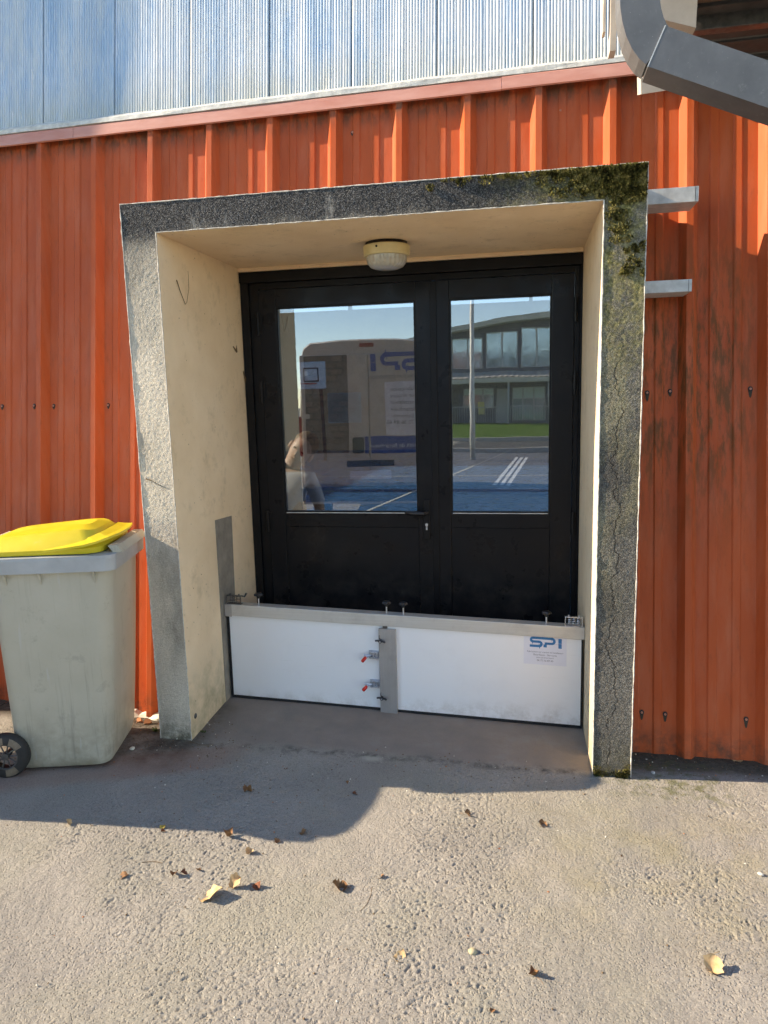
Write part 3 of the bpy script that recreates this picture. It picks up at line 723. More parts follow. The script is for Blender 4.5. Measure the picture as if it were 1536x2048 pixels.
box('cover_strip', lfL, 1.238, 1.272, D - .033, D - .0265, .014, 2.24, 'blacktrim', .002)
# handle plate, lever and cylinder
hx, hz = 1.203, .985
box('handle_plate', lfL, hx - .019, hx + .019, D - .036, D - .0265, hz - .155, hz + .075, 'blacktrim', .004)
mb = MB(); mb.tube([(hx, D - .030, hz), (hx, D - .075, hz)], .010, 12); mb.tube([(hx, D - .075, hz), (hx - .02, D - .080, hz + .001), (hx - .07, D - .080, hz + .002), (hx - .115, D - .074, hz + .004)], [.011, .012, .0125, .009], 10); mb.build('lever', lfL, 'knob', True)
mb = MB(); mb.lathe([(.0, -.046), (.0085, -.046), (.0085, -.03), (.0, -.03)], (hx, D, hz - .068), 14, 0, 'Y'); mb.box(hx - .0042, hx + .0042, D - .0455, D - .034, hz - .098, hz - .070); mb.build('lock_cylinder', lfL, 'steel')
# notices stuck inside the left pane
tgs = box('notice', lfL, .640, .835, D + .004, D + .0055, 1.495, 1.665, simple('pale_blue_notice', (.50, .66, .74), .6, 0, .04)); tag(tgs, 'pale blue notice taped inside the left pane')

# ------------------------------------------------------------------ bulkhead lamp on the soffit
lamp = empty('bulkhead_lamp', (1.085, .52, 2.366), 'round ivory bulkhead lamp with ribbed glass on the soffit', 'lamp')
mb = MB(); mb.lathe([(.0, 2.3655), (.100, 2.3655), (.102, 2.352), (.106, 2.350), (.0, 2.350)], (1.085, .52, 0), 40); mb.build('backing_plate', lamp, 'darkhole', True)
mb = MB(); mb.lathe([(.0, 2.350), (.110, 2.350), (.113, 2.346), (.110, 2.306), (.106, 2.302), (.096, 2.302), (.0, 2.304)], (1.085, .52, 0), 48); o = mb.build('ring', lamp, 'ivory', True)
es = o.modifiers.new('e', 'EDGE_SPLIT'); es.split_angle = R(40)
prof = [(.0955, 2.303), (.0955, 2.285), (.090, 2.268), (.078, 2.254), (.058, 2.246), (.030, 2.243), (.0, 2.2425)]
V = []; F = []; n = 96
for (r, h) in prof:
    for k in range(n):
        rr = r * (1 + (.018 if k % 4 < 2 else -.012) * (1 if r > .05 else .3)); a = 6.28318 * k / n; V.append((1.085 + rr * math.cos(a), .52 + rr * math.sin(a), h))
for i in range(len(prof) - 1):
    for k in range(n): k2 = (k + 1) % n; F.append((i * n + k, i * n + k2, (i + 1) * n + k2, (i + 1) * n + k))
part('glass_bowl', lamp, V, F, 'lampglass', True)
mb = MB(); mb.lathe([(.0, -.003), (.0055, -.003), (.0055, .004), (.0, .004)], (1.057, .412, 2.333), 10, 0, 'Y'); mb.build('screw_hole', lamp, 'darkhole')

# ------------------------------------------------------------------ flood barrier
bar = empty('flood_barrier', (1.1, .48, .0), 'white two-panel flood barrier with aluminium rail across the doorway', 'flood barrier')
BX0, BX1, BY = .172, 2.034, .480
def BS(v): return Vector((v[0], v[1], v[2] + .034 - .0365 * (v[0] - .177)))
def bbox(name, parent, x0, x1, y0, y1, z0, z1, mat, bevel=0.): return box(name, parent, x0, x1, y0, y1, z0, z1, mat, bevel, BS)
pnL = bbox('panel', bar, BX0 + .012, 1.050, BY + .004, BY + .034, .012, .500, 'white', .0015)
pnR = bbox('panel', bar, 1.0505, BX1 - .012, BY, BY + .034, .012, .500, 'white', .0015)
mb = MB()
mb.box(BX0 + .004, BX1 - .004, BY + .002, BY + .05, -.004, .0115); mb.box(BX0 + .004, BX0 + .0118, BY + .002, BY + .05, .0117, .462); mb.box(BX1 - .0118, BX1 - .004, BY + .002, BY + .05, .0117, .462)
mb.build('rubber_seal', bar, 'rubber', False, BS)
rail = bbox('top_rail', bar, BX0 - .002, BX1 + .002, BY - .014, BY + .046, .466, .528, 'alu', .0025)
bbox('rail_end_cap', bar, BX0 - .004, BX0 + .036, BY - .018, BY - .0145, .462, .5285, 'aluv', .001)
cp = bbox('coupling_plate', bar, 1.006, 1.096, BY - .020, BY - .0005, -.010, .452, 'aluv', .0015)
bbox('coupling_spacer', bar, 1.026, 1.049, BY - .008, BY + .003, .4525, .4655, 'dsteel')
def star_knob(name, parent, c, axis, r=.019, rod=.045):
    c = Vector(c); mb = MB(); ax = {'Z': Vector((0, 0, 1)), 'Y': Vector((0, -1, 0))}[axis]
    p, q = (Vector((1, 0, 0)), Vector((0, 1, 0))) if axis == 'Z' else (Vector((1, 0, 0)), Vector((0, 0, 1)))
    mb.tube([c, c + ax * rod], .0042, 8, 1)
    n = 30; prof = [(.35, rod - .012), (.55, rod), (1., rod + .003), (1.05, rod + .009), (.9, rod + .015), (.2, rod + .017)]
    V = []; F = []
    for (k, h) in prof:
        for i in range(n):
            a = 6.28318 * i / n; rr = r * k * (1 + .16 * math.cos(5 * a) * (k > .6)); V.append(c + p * rr * math.cos(a) + q * rr * math.sin(a) + ax * h)
    for i in range(len(prof) - 1):
        for k in range(n): k2 = (k + 1) % n; F.append((i * n + k, i * n + k2, (i + 1) * n + k2, (i + 1) * n + k))
    F.append(tuple(range((len(prof) - 1) * n, len(prof) * n)))
    mb.add(V, F, 0); return mb.build(name, parent, ['knob', 'steel'], False)
for x in (.352, 1.045, 1.133, 1.852): star_knob('clamping_knob', bar, BS((x, BY + .014, .528)), 'Z', .021, .048)
def wing(c):                                # two-winged nut on a stud
    c = Vector(c); mb = MB(); mb.tube([c, c + Vector((0, -.03, 0))], .0045, 8, 1); mb.tube([c + Vector((0, -.008, 0)), c + Vector((0, -.026, 0))], .009, 10)
    for s, t in ((-1, .35), (1, -.25)):
        mb.tube([c + Vector((0, -.016, 0)), c + Vector((s * .014, -.020, s * -.002 + .002)), c + Vector((s * .026, -.024, -s * .004))], [.006, .0052, .0048], 8)
    mb.tube([c + Vector((-.004, -.004, .004)), c + Vector((-.010, -.004, .018)), c + Vector((-.006, -.004, .026))], .0016, 6, 0)
    return mb.build('wing_nut', bar, ['knob', 'steel'])
wing(BS((1.018, BY - .020, .392))); wing(BS((1.018, BY - .020, .082)))
def toggle(z):
    x0, x1, y = .950, 1.005, BY + .003
    mb = MB(); mb.box(x0, x1, y - .006, y, z - .020, z + .020); mb.box(x0 + .004, x1 - .004, y - .026, y - .0065, z - .0165, z - .0125); mb.box(x0 + .004, x1 - .004, y - .026, y - .0065, z + .0125, z + .0165)
    for xx in (x0 + .010, x0 + .026, x0 + .043): mb.tube([(xx, y - .020, z - .019), (xx, y - .020, z + .019)], .0036, 8)
    o = mb.build('toggle_clamp', bar, 'steel', False, BS)
    mb = MB(); mb.tube([(x0 + .012, y - .024, z), (x0 - .012, y - .030, z + .002), (x0 - .022, y - .030, z + .001)], [.006, .006, .0075], 8); mb.tube([(x0 + .012, y - .022, z - .004), (x0 - .016, y - .034, z - .008)], .0045, 8); mb.build('arm', o, 'steel', False, BS)
    mb = MB(); mb.tube([(x0 - .010, y - .036, z - .006), (x0 - .014, y - .038, z - .011), (x0 - .030, y - .042, z - .029), (x0 - .032, y - .0425, z - .031)], [.005, .0085, .009, .006], 10); mb.build('grip', o, 'redgrip', True, BS)
toggle(.306); toggle(.148)
def spring_clip(x0, x1, s):                 # wire bracket with short springs at each rail end
    mb = MB(); zt = .575; y = BY + .006
    mb.box(x0, x1, y - .008, y + .008, zt - .004, zt); mb.tube([(x0 + .003, y - .012, .5285), (x0 + .003, y - .012, zt - .006), (x0 + .008, y - .008, zt - .001)], .0024, 6)
    mb.tube([(x1 - .003, y - .012, .5285), (x1 - .003, y - .012, zt - .004)], .0024, 6)
    for f in (.28, .52, .76):
        xc = x0 + (x1 - x0) * f
        mb.tube([(xc + .009 * math.cos(a), y + .009 * math.sin(a), .530 + .042 * a / 31.4) for a in np.linspace(0, 31.4, 60)], .0016, 5)
    mb.box(x0 + .002, x1 - .002, y - .012, y + .012, .5284, .531)
    for f in (.22, .8): mb.tube([(x0 + (x1 - x0) * f, y, zt), (x0 + (x1 - x0) * f, y, zt + .008)], .0045, 6)
    if s < 0: mb.tube([(x1, y, zt - .002), (x1 + .016, y - .004, zt - .004), (x1 + .028, y - .006, zt + .016)], [.004, .004, .0052], 7)
    mb.build('spring_bracket', bar, 'dsteel' if s < 0 else 'steel', False, BS)
spring_clip(.178, .262, -1); spring_clip(1.940, 2.026, 1)
# sticker with logo and lettering
def ribbon(path, w, z, closed=False):       # flat stroke in local x,y at height z, mitred
    P = [Vector((p[0], p[1])) for p in path]; V = []; F = []
    for i, p in enumerate(P):
        a = (P[i] - P[i - 1]) if i > 0 else (P[1] - P[0]); b = (P[i + 1] - P[i]) if i < len(P) - 1 else a
        a.normalize(); b.normalize(); n = Vector((-(a.y + b.y), a.x + b.x))
        n = n.normalized() if n.length > 1e-6 else Vector((-a.y, a.x)); k = w / 2 / max(.4, abs(n.dot(Vector((-a.y, a.x)))))
        V += [(p.x + n.x * k, p.y + n.y * k, z), (p.x - n.x * k, p.y - n.y * k, z)]
    for i in range(len(P) - 1): F.append((2 * i, 2 * i + 1, 2 * i + 3, 2 * i + 2))
    return V, F
def arc(cx, cy, r, a0, a1, n=9, ry=None): return [(cx + r * math.cos(R(a0 + (a1 - a0) * i / n)), cy + (ry or r) * math.sin(R(a0 + (a1 - a0) * i / n))) for i in range(n + 1)]
def logo(z=0.):                             # the three-letter mark, unit: letters 1 high, 2.95 wide
    mb = MB(); w = .225
    rS, rP = .27, .27
    # S runs into the top bar of P
    mb.add(*ribbon([(.06, .115), (.92, .115)] + arc(.92, .3225, .2075, -90, 90, 10) + [(.36, .53)] + arc(.36, .7075, .1775, -90, -270, 10) + [(2.05, .885)] + arc(2.05, .645, .24, 90, -90, 12) + [(1.42, .405)], w, z))
    mb.add(*ribbon([(1.46, .03), (1.46, .30)], .30, z)); mb.add(*ribbon([(2.80, 0.), (2.80, .455)], .30, z)); mb.add(*ribbon([(2.80, .475), (2.80, .93)], .30, z))
    return mb
def text_mesh(body, size):
    c = bpy.data.curves.new('t', 'FONT'); c.body = body; c.size = size; c.align_x = 'CENTER'; c.resolution_u = 3; c.fill_mode = 'FRONT'
    o = bpy.data.objects.new('t', c); COL.objects.link(o); bpy.context.view_layer.update()
    me = bpy.data.meshes.new_from_object(o.evaluated_get(bpy.context.evaluated_depsgraph_get()))
    V = [tuple(v.co) for v in me.vertices]; F = [tuple(p.vertices) for p in me.polygons]
    bpy.data.objects.remove(o); bpy.data.curves.remove(c); bpy.data.meshes.remove(me); return V, F
sx0, sx1, sz0, sz1 = 1.742, 1.951, .318, .468
stk = bbox('sticker', bar, sx0, sx1, BY - .0012, BY - .0004, sz0, sz1 - .004, 'paper')
def on_sticker(VF, ox, oz, s): return [BS((ox + v[0] * s, BY - .0018, oz + v[1] * s)) for v in VF[0]], VF[1]
lg = logo(); V, F = on_sticker((lg.V, lg.F), 1.768, .408, .0540); part('logo', stk, V, F, 'logoblue')
mb = MB()
for body, oz, sz in (('Fabrication sur mesure & Installateur', .3805, .0118), ('Batardeaux - Barrieres', .3655, .0125), ('www.spi-batardeau.fr', .3525, .0100), ('06 72 36 89 60', .3360, .0130)):
    V, F = on_sticker(text_mesh(body, sz), 1.847, oz, 1.0); mb.add(V, F)
mb.box(1.775, 1.92, BY - .002, BY - .0016, .3985, .3992)
mb.build('lettering', stk, 'ink')

# ------------------------------------------------------------------ steel channel stubs right of the surround
def channel(z0, z1, x1, label, y0=.300, yb=.47):
    r = empty('steel_bracket', (2.3, .4, z0), label, 'bracket', 'steel channel brackets beside the surround'); mb = MB(); t = .005
    mb.box(2.2005, x1, y0, y0 + t, z0, z1); mb.box(2.2005, x1, y0 + t + .0002, yb, z0, z0 + t); mb.box(2.2005, x1, y0 + t + .0002, yb, z1 - t, z1)
    mb.build('channel', r, 'galv')
    mb = MB(); mb.box(x1 - .014, x1 - .012, y0 - .001, y0 - .0002, z0 + .001, z1 - .001); mb.build('saw_mark', r, 'dsteel')
    mb = MB(); mb.box(2.2, 2.2185, y0 - .006, y0 - .0004, z0 - .002, z1 + .003); mb.build('weld_tab', r, 'dsteel')
    return r
channel(2.406, 2.466, 2.447, 'upper galvanised steel channel bracket beside the top of the surround')
channel(2.044, 2.094, 2.434, 'lower galvanised steel channel bracket on the right side of the surround')

# ------------------------------------------------------------------ grey rectangular rainwater duct, top right
gut = empty('rainwater_duct', (2.11, -.24, 2.8), 'dark grey rectangular rainwater duct with rounded elbow at top right', 'downpipe')
def duct(name, path, hw, y0, y1, mat, caps=True):
    P = [Vector((p[0], p[1])) for p in path]; V = []; F = []
    for i, p in enumerate(P):
        a = (P[i] - P[i - 1]) if i else (P[1] - P[0]); b = (P[i + 1] - P[i]) if i < len(P) - 1 else a.copy()
        a.normalize(); b.normalize(); n = Vector((-(a.y + b.y), a.x + b.x)).normalized(); k = hw / max(.4, n.dot(Vector((-a.y, a.x))))
        for (s, y) in ((1, y0), (-1, y0), (-1, y1), (1, y1)): V.append((p.x + n.x * k * s, y, p.y + n.y * k * s))
    for i in range(len(P) - 1):
        for j in range(4): j2 = (j + 1) % 4; F.append((i * 4 + j, i * 4 + j2, i * 4 + 4 + j2, i * 4 + 4 + j))
    F += [(3, 2, 1, 0), tuple(len(V) - 4 + j for j in range(4))]
    return part(name, gut, V, F, mat)
el = [(2.108, 3.75), (2.108, 2.955)] + [(2.108 + .105 * (1 - math.cos(R(a))) , 2.955 - .20 * math.sin(R(a)) ) for a in (12, 24, 36, 48, 60, 70)]
duct('elbow', el, .063, -.300, -.180, 'zinc')
e0 = Vector(el[-1]); dd = Vector((.918, -.396))
s0 = e0 - dd * .012
duct('straight_length', [tuple(s0), tuple(s0 + dd * 1.25)], .0655, -.3035, -.1765, 'zinc')
duct('seam_band', [tuple(s0 - dd * .001), tuple(s0 + dd * .0025)], .0662, -.3042, -.1758, 'galv')
mb = MB(); mb.box(2.036, 2.046, .15, .20, 3.03, 3.7); mb.box(2.062, 2.085, .13, .20, 2.95, 3.7); mb.build('pipe_bracket', gut, 'beige')
ev = empty('eave_overhang', (2.6, .1, 2.9), 'brown timber eave corner behind the grey duct at top right', 'eave')
V, F = boxV(2.205, 2.335, -.08, .10, 2.955, 3.9)
V = [(x + (.02 if z > 3.5 else 0) , y, z - (.045 if (x > 2.3 and z < 3) else 0)) for (x, y, z) in V]; part('rafter_end', ev, V, F, 'beige')
for i in range(6): box('soffit_board', ev, 2.34, 3.15, -.20 + i * .13, -.20 + i * .13 + .125, 3.06 - .012 * i, 3.085 - .012 * i, 'wood' if i < 2 else 'dwood', .003)
box('fascia_board', ev, 2.34, 3.15, .46, .49, 2.985, 3.10, 'dwood', .003)
box('ledger', ev, 2.337, 3.15, -.235, -.205, 3.02, 3.16, 'wood', .003)
for x in (2.55, 2.9): box('purlin', ev, 2.36, 3.15, .12 + (x - 2.55), .17 + (x - 2.55), 2.985, 3.04, 'dsteel', .003)
V = [(2.165, .02, 2.80), (2.168, .02, 2.742), (2.36, .02, 2.752), (2.36, .02, 2.80), (2.165, .12, 2.84), (2.168, .12, 2.775), (2.40, .12, 2.79), (2.40, .12, 2.84)]
part('verge_board', ev, V, [(0, 1, 2, 3), (4, 7, 6, 5), (0, 4, 5, 1), (1, 5, 6, 2), (2, 6, 7, 3), (3, 7, 4, 0)], 'beige')

# ------------------------------------------------------------------ wheelie bins (local frame: +x = front, y across, origin under rear axle)
def rrect(cx, cy, hx, hy, r, n=6):
    P = []
    for (sx, sy, a0) in ((1, 1, 0), (-1, 1, 90), (-1, -1, 180), (1, -1, 270)):
        for i in range(n + 1):
            a = R(a0 + 90 * i / n); P.append((cx + sx * (hx - r) + r * math.cos(a), cy + sy * (hy - r) + r * math.sin(a)))
    return P
def loft(rings, capb=True, capt=True):
    V = []; F = []; n = len(rings[0])
    for r in rings: V += r
    for i in range(len(rings) - 1):
        for k in range(n): k2 = (k + 1) % n; F.append((i * n + k, i * n + k2, (i + 1) * n + k2, (i + 1) * n + k))
    if capb: F.append(tuple(range(n))[::-1])
    if capt: F.append(tuple(range((len(rings) - 1) * n, len(rings) * n)))
    return V, F
def make_bin(loc, rotz, label):
    b = empty('wheelie_bin', loc, label, 'wheelie bin', 'wheelie bins by the wall', True, (0, 0, R(rotz)))
    # x: rear 0 .. front .56 ; y: -.24 .. .24
    rings = []
    for (z, x0, x1, hy, r) in ((.010, .06, .435, .196, .05), (.016, .048, .452, .206, .055), (.060, .040, .466, .213, .06), (.30, .032, .488, .219, .062), (.60, .022, .512, .225, .064), (.88, .014, .532, .230, .064), (.935, .012, .536, .231, .064)):
        rings.append([(x, y, z) for (x, y) in rrect((x0 + x1) / 2, 0, (x1 - x0) / 2, hy, r)])
    body = part('body', b, *loft(rings), 'bin', True); es = body.modifiers.new('e', 'EDGE_SPLIT'); es.split_angle = R(50)
    mb = MB(); rr = []
    for (z, e_) in ((.905, .010), (.907, .024), (.962, .027), (.975, .026), (.976, .008)):
        rr.append([(x, y, z) for (x, y) in rrect(.274, 0, .262 + e_, .231 + e_, .045)])
    mb.add(*loft(rr)); o = mb.build('rim', b, 'bin', False)
    bev_rim = simple('bin_rim_%d' % len(bpy.data.materials), (.36, .37, .365), .42, 0, .12, 9); o.data.materials[0] = bev_rim
    for s in (-1, 1):                       # gussets under the rim and a fold line on the sides
        for x in (.10, .245, .47):
            V = [(x - .004, s * .222, .905), (x + .004, s * .222, .905), (x + .004, s * .252, .905), (x - .004, s * .252, .905), (x - .003, s * .222, .835), (x + .003, s * .222, .835)]
            part('gusset', b, V, [(0, 1, 2, 3), (0, 3, 4), (1, 5, 2), (3, 2, 5, 4)], 'bin')
    # front collar step
    V, F = boxV(.545, .585, -.20, .20, .976, 1.006); V = [(x - (.02 if z > 1 else 0), y, z) for (x, y, z) in V]; part('lifting_comb', b, V, F, 'bin')
    # lid: skirt, sloping crown, drooping front lip
    def lz(x): return .0 + .030 * math.sin(max(0, min(1, (x + .02) / .60)) * math.pi * .62)
    L_ = []
    for (ex, ey, r, dz, c) in ((.0, .0, .07, .980, 0), (.004, .004, .07, .998, .15), (-.018, -.030, .07, 1.022, .6), (-.05, -.075, .06, 1.040, .9), (-.09, -.14, .05, 1.046, 1.0)):
        ring = []
        for (x, y) in rrect(.238, 0, .262 + ex, .228 + ey, r): ring.append((x, y, dz + c * 1.25 * lz(x) - (.022 * max(0, (x - .40) / .13) * (dz > 1.0))))
        L_.append(ring)
    ld = part('lid', b, *loft(L_), 'lid', True); es = ld.modifiers.new('e', 'EDGE_SPLIT'); es.split_angle = R(14)
    # flared handle lip round the front corners
    V = []; F = []; path = [(.27, -.231), (.36, -.236), (.43, -.234), (.475, -.215), (.508, -.165), (.520, -.08), (.522, 0)]; path += [(x, -y) for (x, y) in path[-2::-1]]
    n = len(path)
    for i, (x, y) in enumerate(path):
        t_ = min(i, n - 1 - i) / 4.; t_ = min(1, t_); d = Vector((x - .30, y)).normalized()
        zz = .998 + .040 * t_; w_ = .004 + .020 * t_
        V += [(x - d.x * .045, y - d.y * .045, zz + .016), (x, y, zz + .006), (x + d.x * w_, y + d.y * w_, zz + .004), (x + d.x * w_, y + d.y * w_, zz - .006), (x - d.x * .004, y - d.y * .004, zz - .008)]
    for i in range(n - 1): F += [(i * 5 + j, i * 5 + 5 + j, i * 5 + 6 + j, i * 5 + 1 + j) for j in range(4)]
    part('lid_lip', b, V, F, 'lid', False)
    mb = MB(); mb.tube([(-.01, -.21, 1.00), (-.055, -.205, 1.005), (-.06, 0, 1.005), (-.055, .205, 1.005), (-.01, .21, 1.00)], .013, 8); mb.build('handle', b, 'bin', True)
    mb = MB(); mb.tube([(.028, -.235, .098), (.028, .235, .098)], .011, 8); mb.build('axle', b, 'dsteel')
    for s in (-1, 1):
        c = (.028, s * .240, .098)
        pr = [(.058, -.024), (.090, -.024), (.0985, -.015), (.0995, 0), (.0985, .015), (.090, .024), (.058, .024), (.058, -.024)]
        V = []; F = []; n = 36
        for (r, h) in pr:
            for k in range(n): a = 6.28318 * k / n; V.append((c[0] + r * math.cos(a), c[1] + h, c[2] + r * math.sin(a)))
        for i in range(len(pr) - 1):
            for k in range(n): k2 = (k + 1) % n; F.append((i * n + k, i * n + k2, (i + 1) * n + k2, (i + 1) * n + k))
        fm = [1 if (k // 1) % 36 in (3, 4, 5, 6, 9, 10, 11, 12, 13, 20, 21, 22, 23, 27, 28, 29, 30) and i in (0, 5) else 0 for i in range(len(pr) - 1) for k in range(n)]
        wh = part('wheel', b, V, F, ['tyre', 'tyredust'], True, fm)
        mb = MB(); mb.lathe([(0, -.020), (.016, -.020), (.018, .0), (.016, .020), (0, .020)], c, 14, 0, 'Y')
        for k in range(10):
            a = 6.28318 * k / 10; p0 = (c[0] + .014 * math.cos(a), c[1] + s * .008, c[2] + .014 * math.sin(a)); p1 = (c[0] + .058 * math.cos(a), c[1] + s * .012, c[2] + .058 * math.sin(a)); mb.tube([p0, p1], .0032, 5)
        mb.tube([(c[0] + .056 * math.cos(t), c[1] + s * .018, c[2] + .056 * math.sin(t)) for t in np.linspace(0, 6.2832, 25)], .0045, 6)
        mb.build('hub', wh, 'dsteel')
    return b
BR = 14.
def bin_at(fx, fy, rot, label):             # place by its front right (near) rim corner
    c, s = math.cos(R(rot)), math.sin(R(rot)); lx, ly = .563, -.258
    x = fx - (c * lx - s * ly); y = fy - (s * lx + c * ly)
    return make_bin((x, y, float(gz(x + .2, y)) + .002), rot, label)
bin_at(.040, -.345, BR, 'grey wheelie bin with yellow lid beside the left post of the surround')
bin_at(-.98, -.91, -12., 'second grey wheelie bin with yellow lid standing outside the left edge of the view')

# ------------------------------------------------------------------ dry leaves, pebbles, shards
def leaf_mesh(size, curl, seed, stem, fold=.5, lobes=3):
    r = random.Random(seed); V = []; F = []; nu, nv = 9, 6
    for i in range(nu + 1):
        u = i / nu; w = math.sin(math.pi * min(1, u ** .8 * .98 + .01)) * (.42 + .08 * math.sin(lobes * math.pi * 2 * u + r.random())) + .01
        for j in range(nv + 1):
            v = (j / nv - .5) * 2; jag = 1 + (.14 * r.uniform(-1, 1) if j in (0, nv) else 0)
            x = (u - .5); y = v * w * jag
            z = curl * (1.3 * (u - .5) ** 2 + .25 * math.sin(5 * u + seed)) + fold * abs(v) ** 1.4 * w * (1.0 + .4 * math.sin(3.1 * u + seed)) + .035 * r.uniform(-1, 1)
            V.append((x * size, y * size, z * size))
    for i in range(nu):
        for j in range(nv): a = i * (nv + 1) + j; F.append((a, a + nv + 1, a + nv + 2, a + 1))
    if stem:
        b = len(V); tv, tf = tubeV([(-.5 * size, 0, .02 * size), (-(.5 + stem * .5) * size, .06 * size * r.uniform(-1, 1), .10 * size), (-(.5 + stem) * size, .2 * size * r.uniform(-1, 1), .03 * size)], [.022 * size, .016 * size, .02 * size], 5)
        V += [tuple(v) for v in tv]; F += [tuple(i + b for i in f) for f in tf]
    zmin = min(v[2] for v in V); V = [(x, y, z - zmin) for (x, y, z) in V]
    me = bpy.data.meshes.new('dry_leaf'); me.from_pydata(V, [], F); me.polygons.foreach_set('use_smooth', [True] * len(F)); me.update(); return me
LV = [
 (.606, -.403, .040, 'leafB', 1.2, 1.0, 60, 0, 'small brown leaf standing on edge in the bin shadow'),
 (1.056, -.332, .040, 'leafD', .1, .1, 20, 0, 'flat dark red-brown leaf in shade near the notch of the shadow'),
 (1.529, -.416, .040, 'leafB', .5, .6, 10, .4, 'tan brown leaf just outside the shadow edge before the barrier'),
 (1.816, -.434, .036, 'leafB', .6, .8, -30, 0, 'dark curled leaf in sun before the right post'),
 (1.650, -.616, .016, 'leafD', .6, .6, 40, 0, 'tiny dark leaf bit right of the shadow in full sun'),
 (1.126, -.926, .055, 'leafB', .7, 1.1, 200, .35, 'folded brown leaf casting the longest shadow, middle of the concrete'),
 (.718, -1.036, .085, 'leafA', .35, .35, 15, .9, 'largest pale tan leaf with a long stem, lower left'),
 (.773, -.968, .048, 'leafA', 1.1, 1.0, 60, .3, 'crumpled leaf behind the largest pale leaf'),
 (.849, -.965, .034, 'leafD', .5, .9, 130, 0, 'dark russet leaf right of the crumpled one'),
 (.544, -.956, .030, 'leafB', .8, .8, 100, 0, None), (.576, -.944, .024, 'leafD', .5, .7, 10, 0, None), (.617, -.915, .020, 'leafB', .5, .5, 80, 0, None),
 (.642, -.711, .044, 'leafB', .9, 1.2, 70, .2, 'upright brown leaf just below the left part of the shadow edge'),
 (.759, -.789, .034, 'leafA', .6, .6, -20, 0, 'pale small leaf below the stepped shadow edge'),
 (.835, -.708, .026, 'leafB', .6, .6, 160, .4, None), (.917, -.646, .028, 'leafB', .9, .9, 40, 0, 'little brown leaf on the shadow edge left of its corner'),
 (.375, -.994, .034, 'leafB', .5, .5, 20, 0, None), (.373, -.699, .028, 'leafC', .7, .6, 90, 0, 'yellow leaf bit under the shadow edge at left'),
 (.386, -.725, .018, 'leafD', .6, .8, 30, 0, None), (.006, -.747, .036, 'leafA', .9, .2, 10, 0, 'arched tan leaf nearest the left edge of the view'),
 (2.272, -1.078, .060, 'leafA', .6, .45, 250, .8, 'crinkled orange-tan leaf with stem at lower right'),
 (1.768, -1.187, .034, 'leafB', .8, .8, 120, 1.0, 'small brown leaf with thin stem, lower middle right'),
 (1.380, -1.189, .046, 'leafA', .3, .25, 80, 0, 'rounded pale leaf flat on the concrete, lower middle'),
 (1.256, -.843, .026, 'leafB', .5, .6, 0, 0, None), (2.700, .262, .045, 'leafA', .4, .5, 60, 0, 'pale leaf at the foot of the red wall on the right'),
 (1.57, -1.075, .016, 'leafB', .5, .5, 0, 0, None), (1.655, -1.33, .018, 'leafB', .5, .5, 70, 0, None), (2.09, -.58, .016, 'leafB', .5, .5, 20, 0, None),
 (1.0, -.255, .022, 'leafB', .3, .2, 10, 0, None), (.70, -.19, .018, 'leafD', .4, .3, 50, 0, None),
]
for i, (x, y, s, m, curl, fold, rz, stem, lab) in enumerate(LV):
    me = leaf_mesh(s, curl, 31 + i * 7, stem, fold, 2 + i % 3); me.materials.append(M[m])
    o = bpy.data.objects.new('dry_leaf', me); COL.objects.link(o)
    o.location = (x, y, float(gz(x, y)) - .0015); o.rotation_euler = (rnd.uniform(-.25, .25), rnd.uniform(-.25, .25), R(rz))
    if lab: tag(o, lab, 'leaf', 'dry leaves on the concrete')
    else: tag(o, 'tiny dry leaf crumb lying on the concrete', 'leaf', 'tiny leaf crumbs')
def pebble_mesh(r, seed):
    bm = bmesh.new(); bmesh.ops.create_icosphere(bm, subdivisions=2, radius=r); q = random.Random(seed); a, b, c = q.uniform(.7, 1.3), q.uniform(.6, 1.), q.uniform(.4, .7)
    for v in bm.verts: v.co = Vector((v.co.x * a, v.co.y * b, v.co.z * c)) * q.uniform(.9, 1.1)
    me = bpy.data.meshes.new('pebble'); bm.to_mesh(me); bm.free(); me.polygons.foreach_set('use_smooth', [True] * len(me.polygons)); return me
for i, (x, y, r, m, lab) in enumerate([
 (1.589, -1.132, .016, simple('yellowish_stone', (.40, .35, .22), .8), 'yellowish flat pebble at lower middle right'),
 (2.30, .055, .013, 'pebble', 'grey oval pebble in shade by the foot of the right post'), (-.075, -.135, .013, 'whitestone', 'white chip on the ground in front of the bin corner'),
 (2.545, -.598, .009, 'pebble', 'pale chip at the right edge of the view'), (1.26, -.28, .006, 'whitestone', 'tiny white chip on the notch of the shadow')]):
    me = pebble_mesh(r, i + 3); me.materials.append(M[m] if isinstance(m, str) else m); o = bpy.data.objects.new('pebble', me); COL.objects.link(o)
    o.location = (x, y, float(gz(x, y)) + r * .25); o.rotation_euler = (0, 0, rnd.uniform(0, 3)); tag(o, lab, 'stone', 'loose stones')
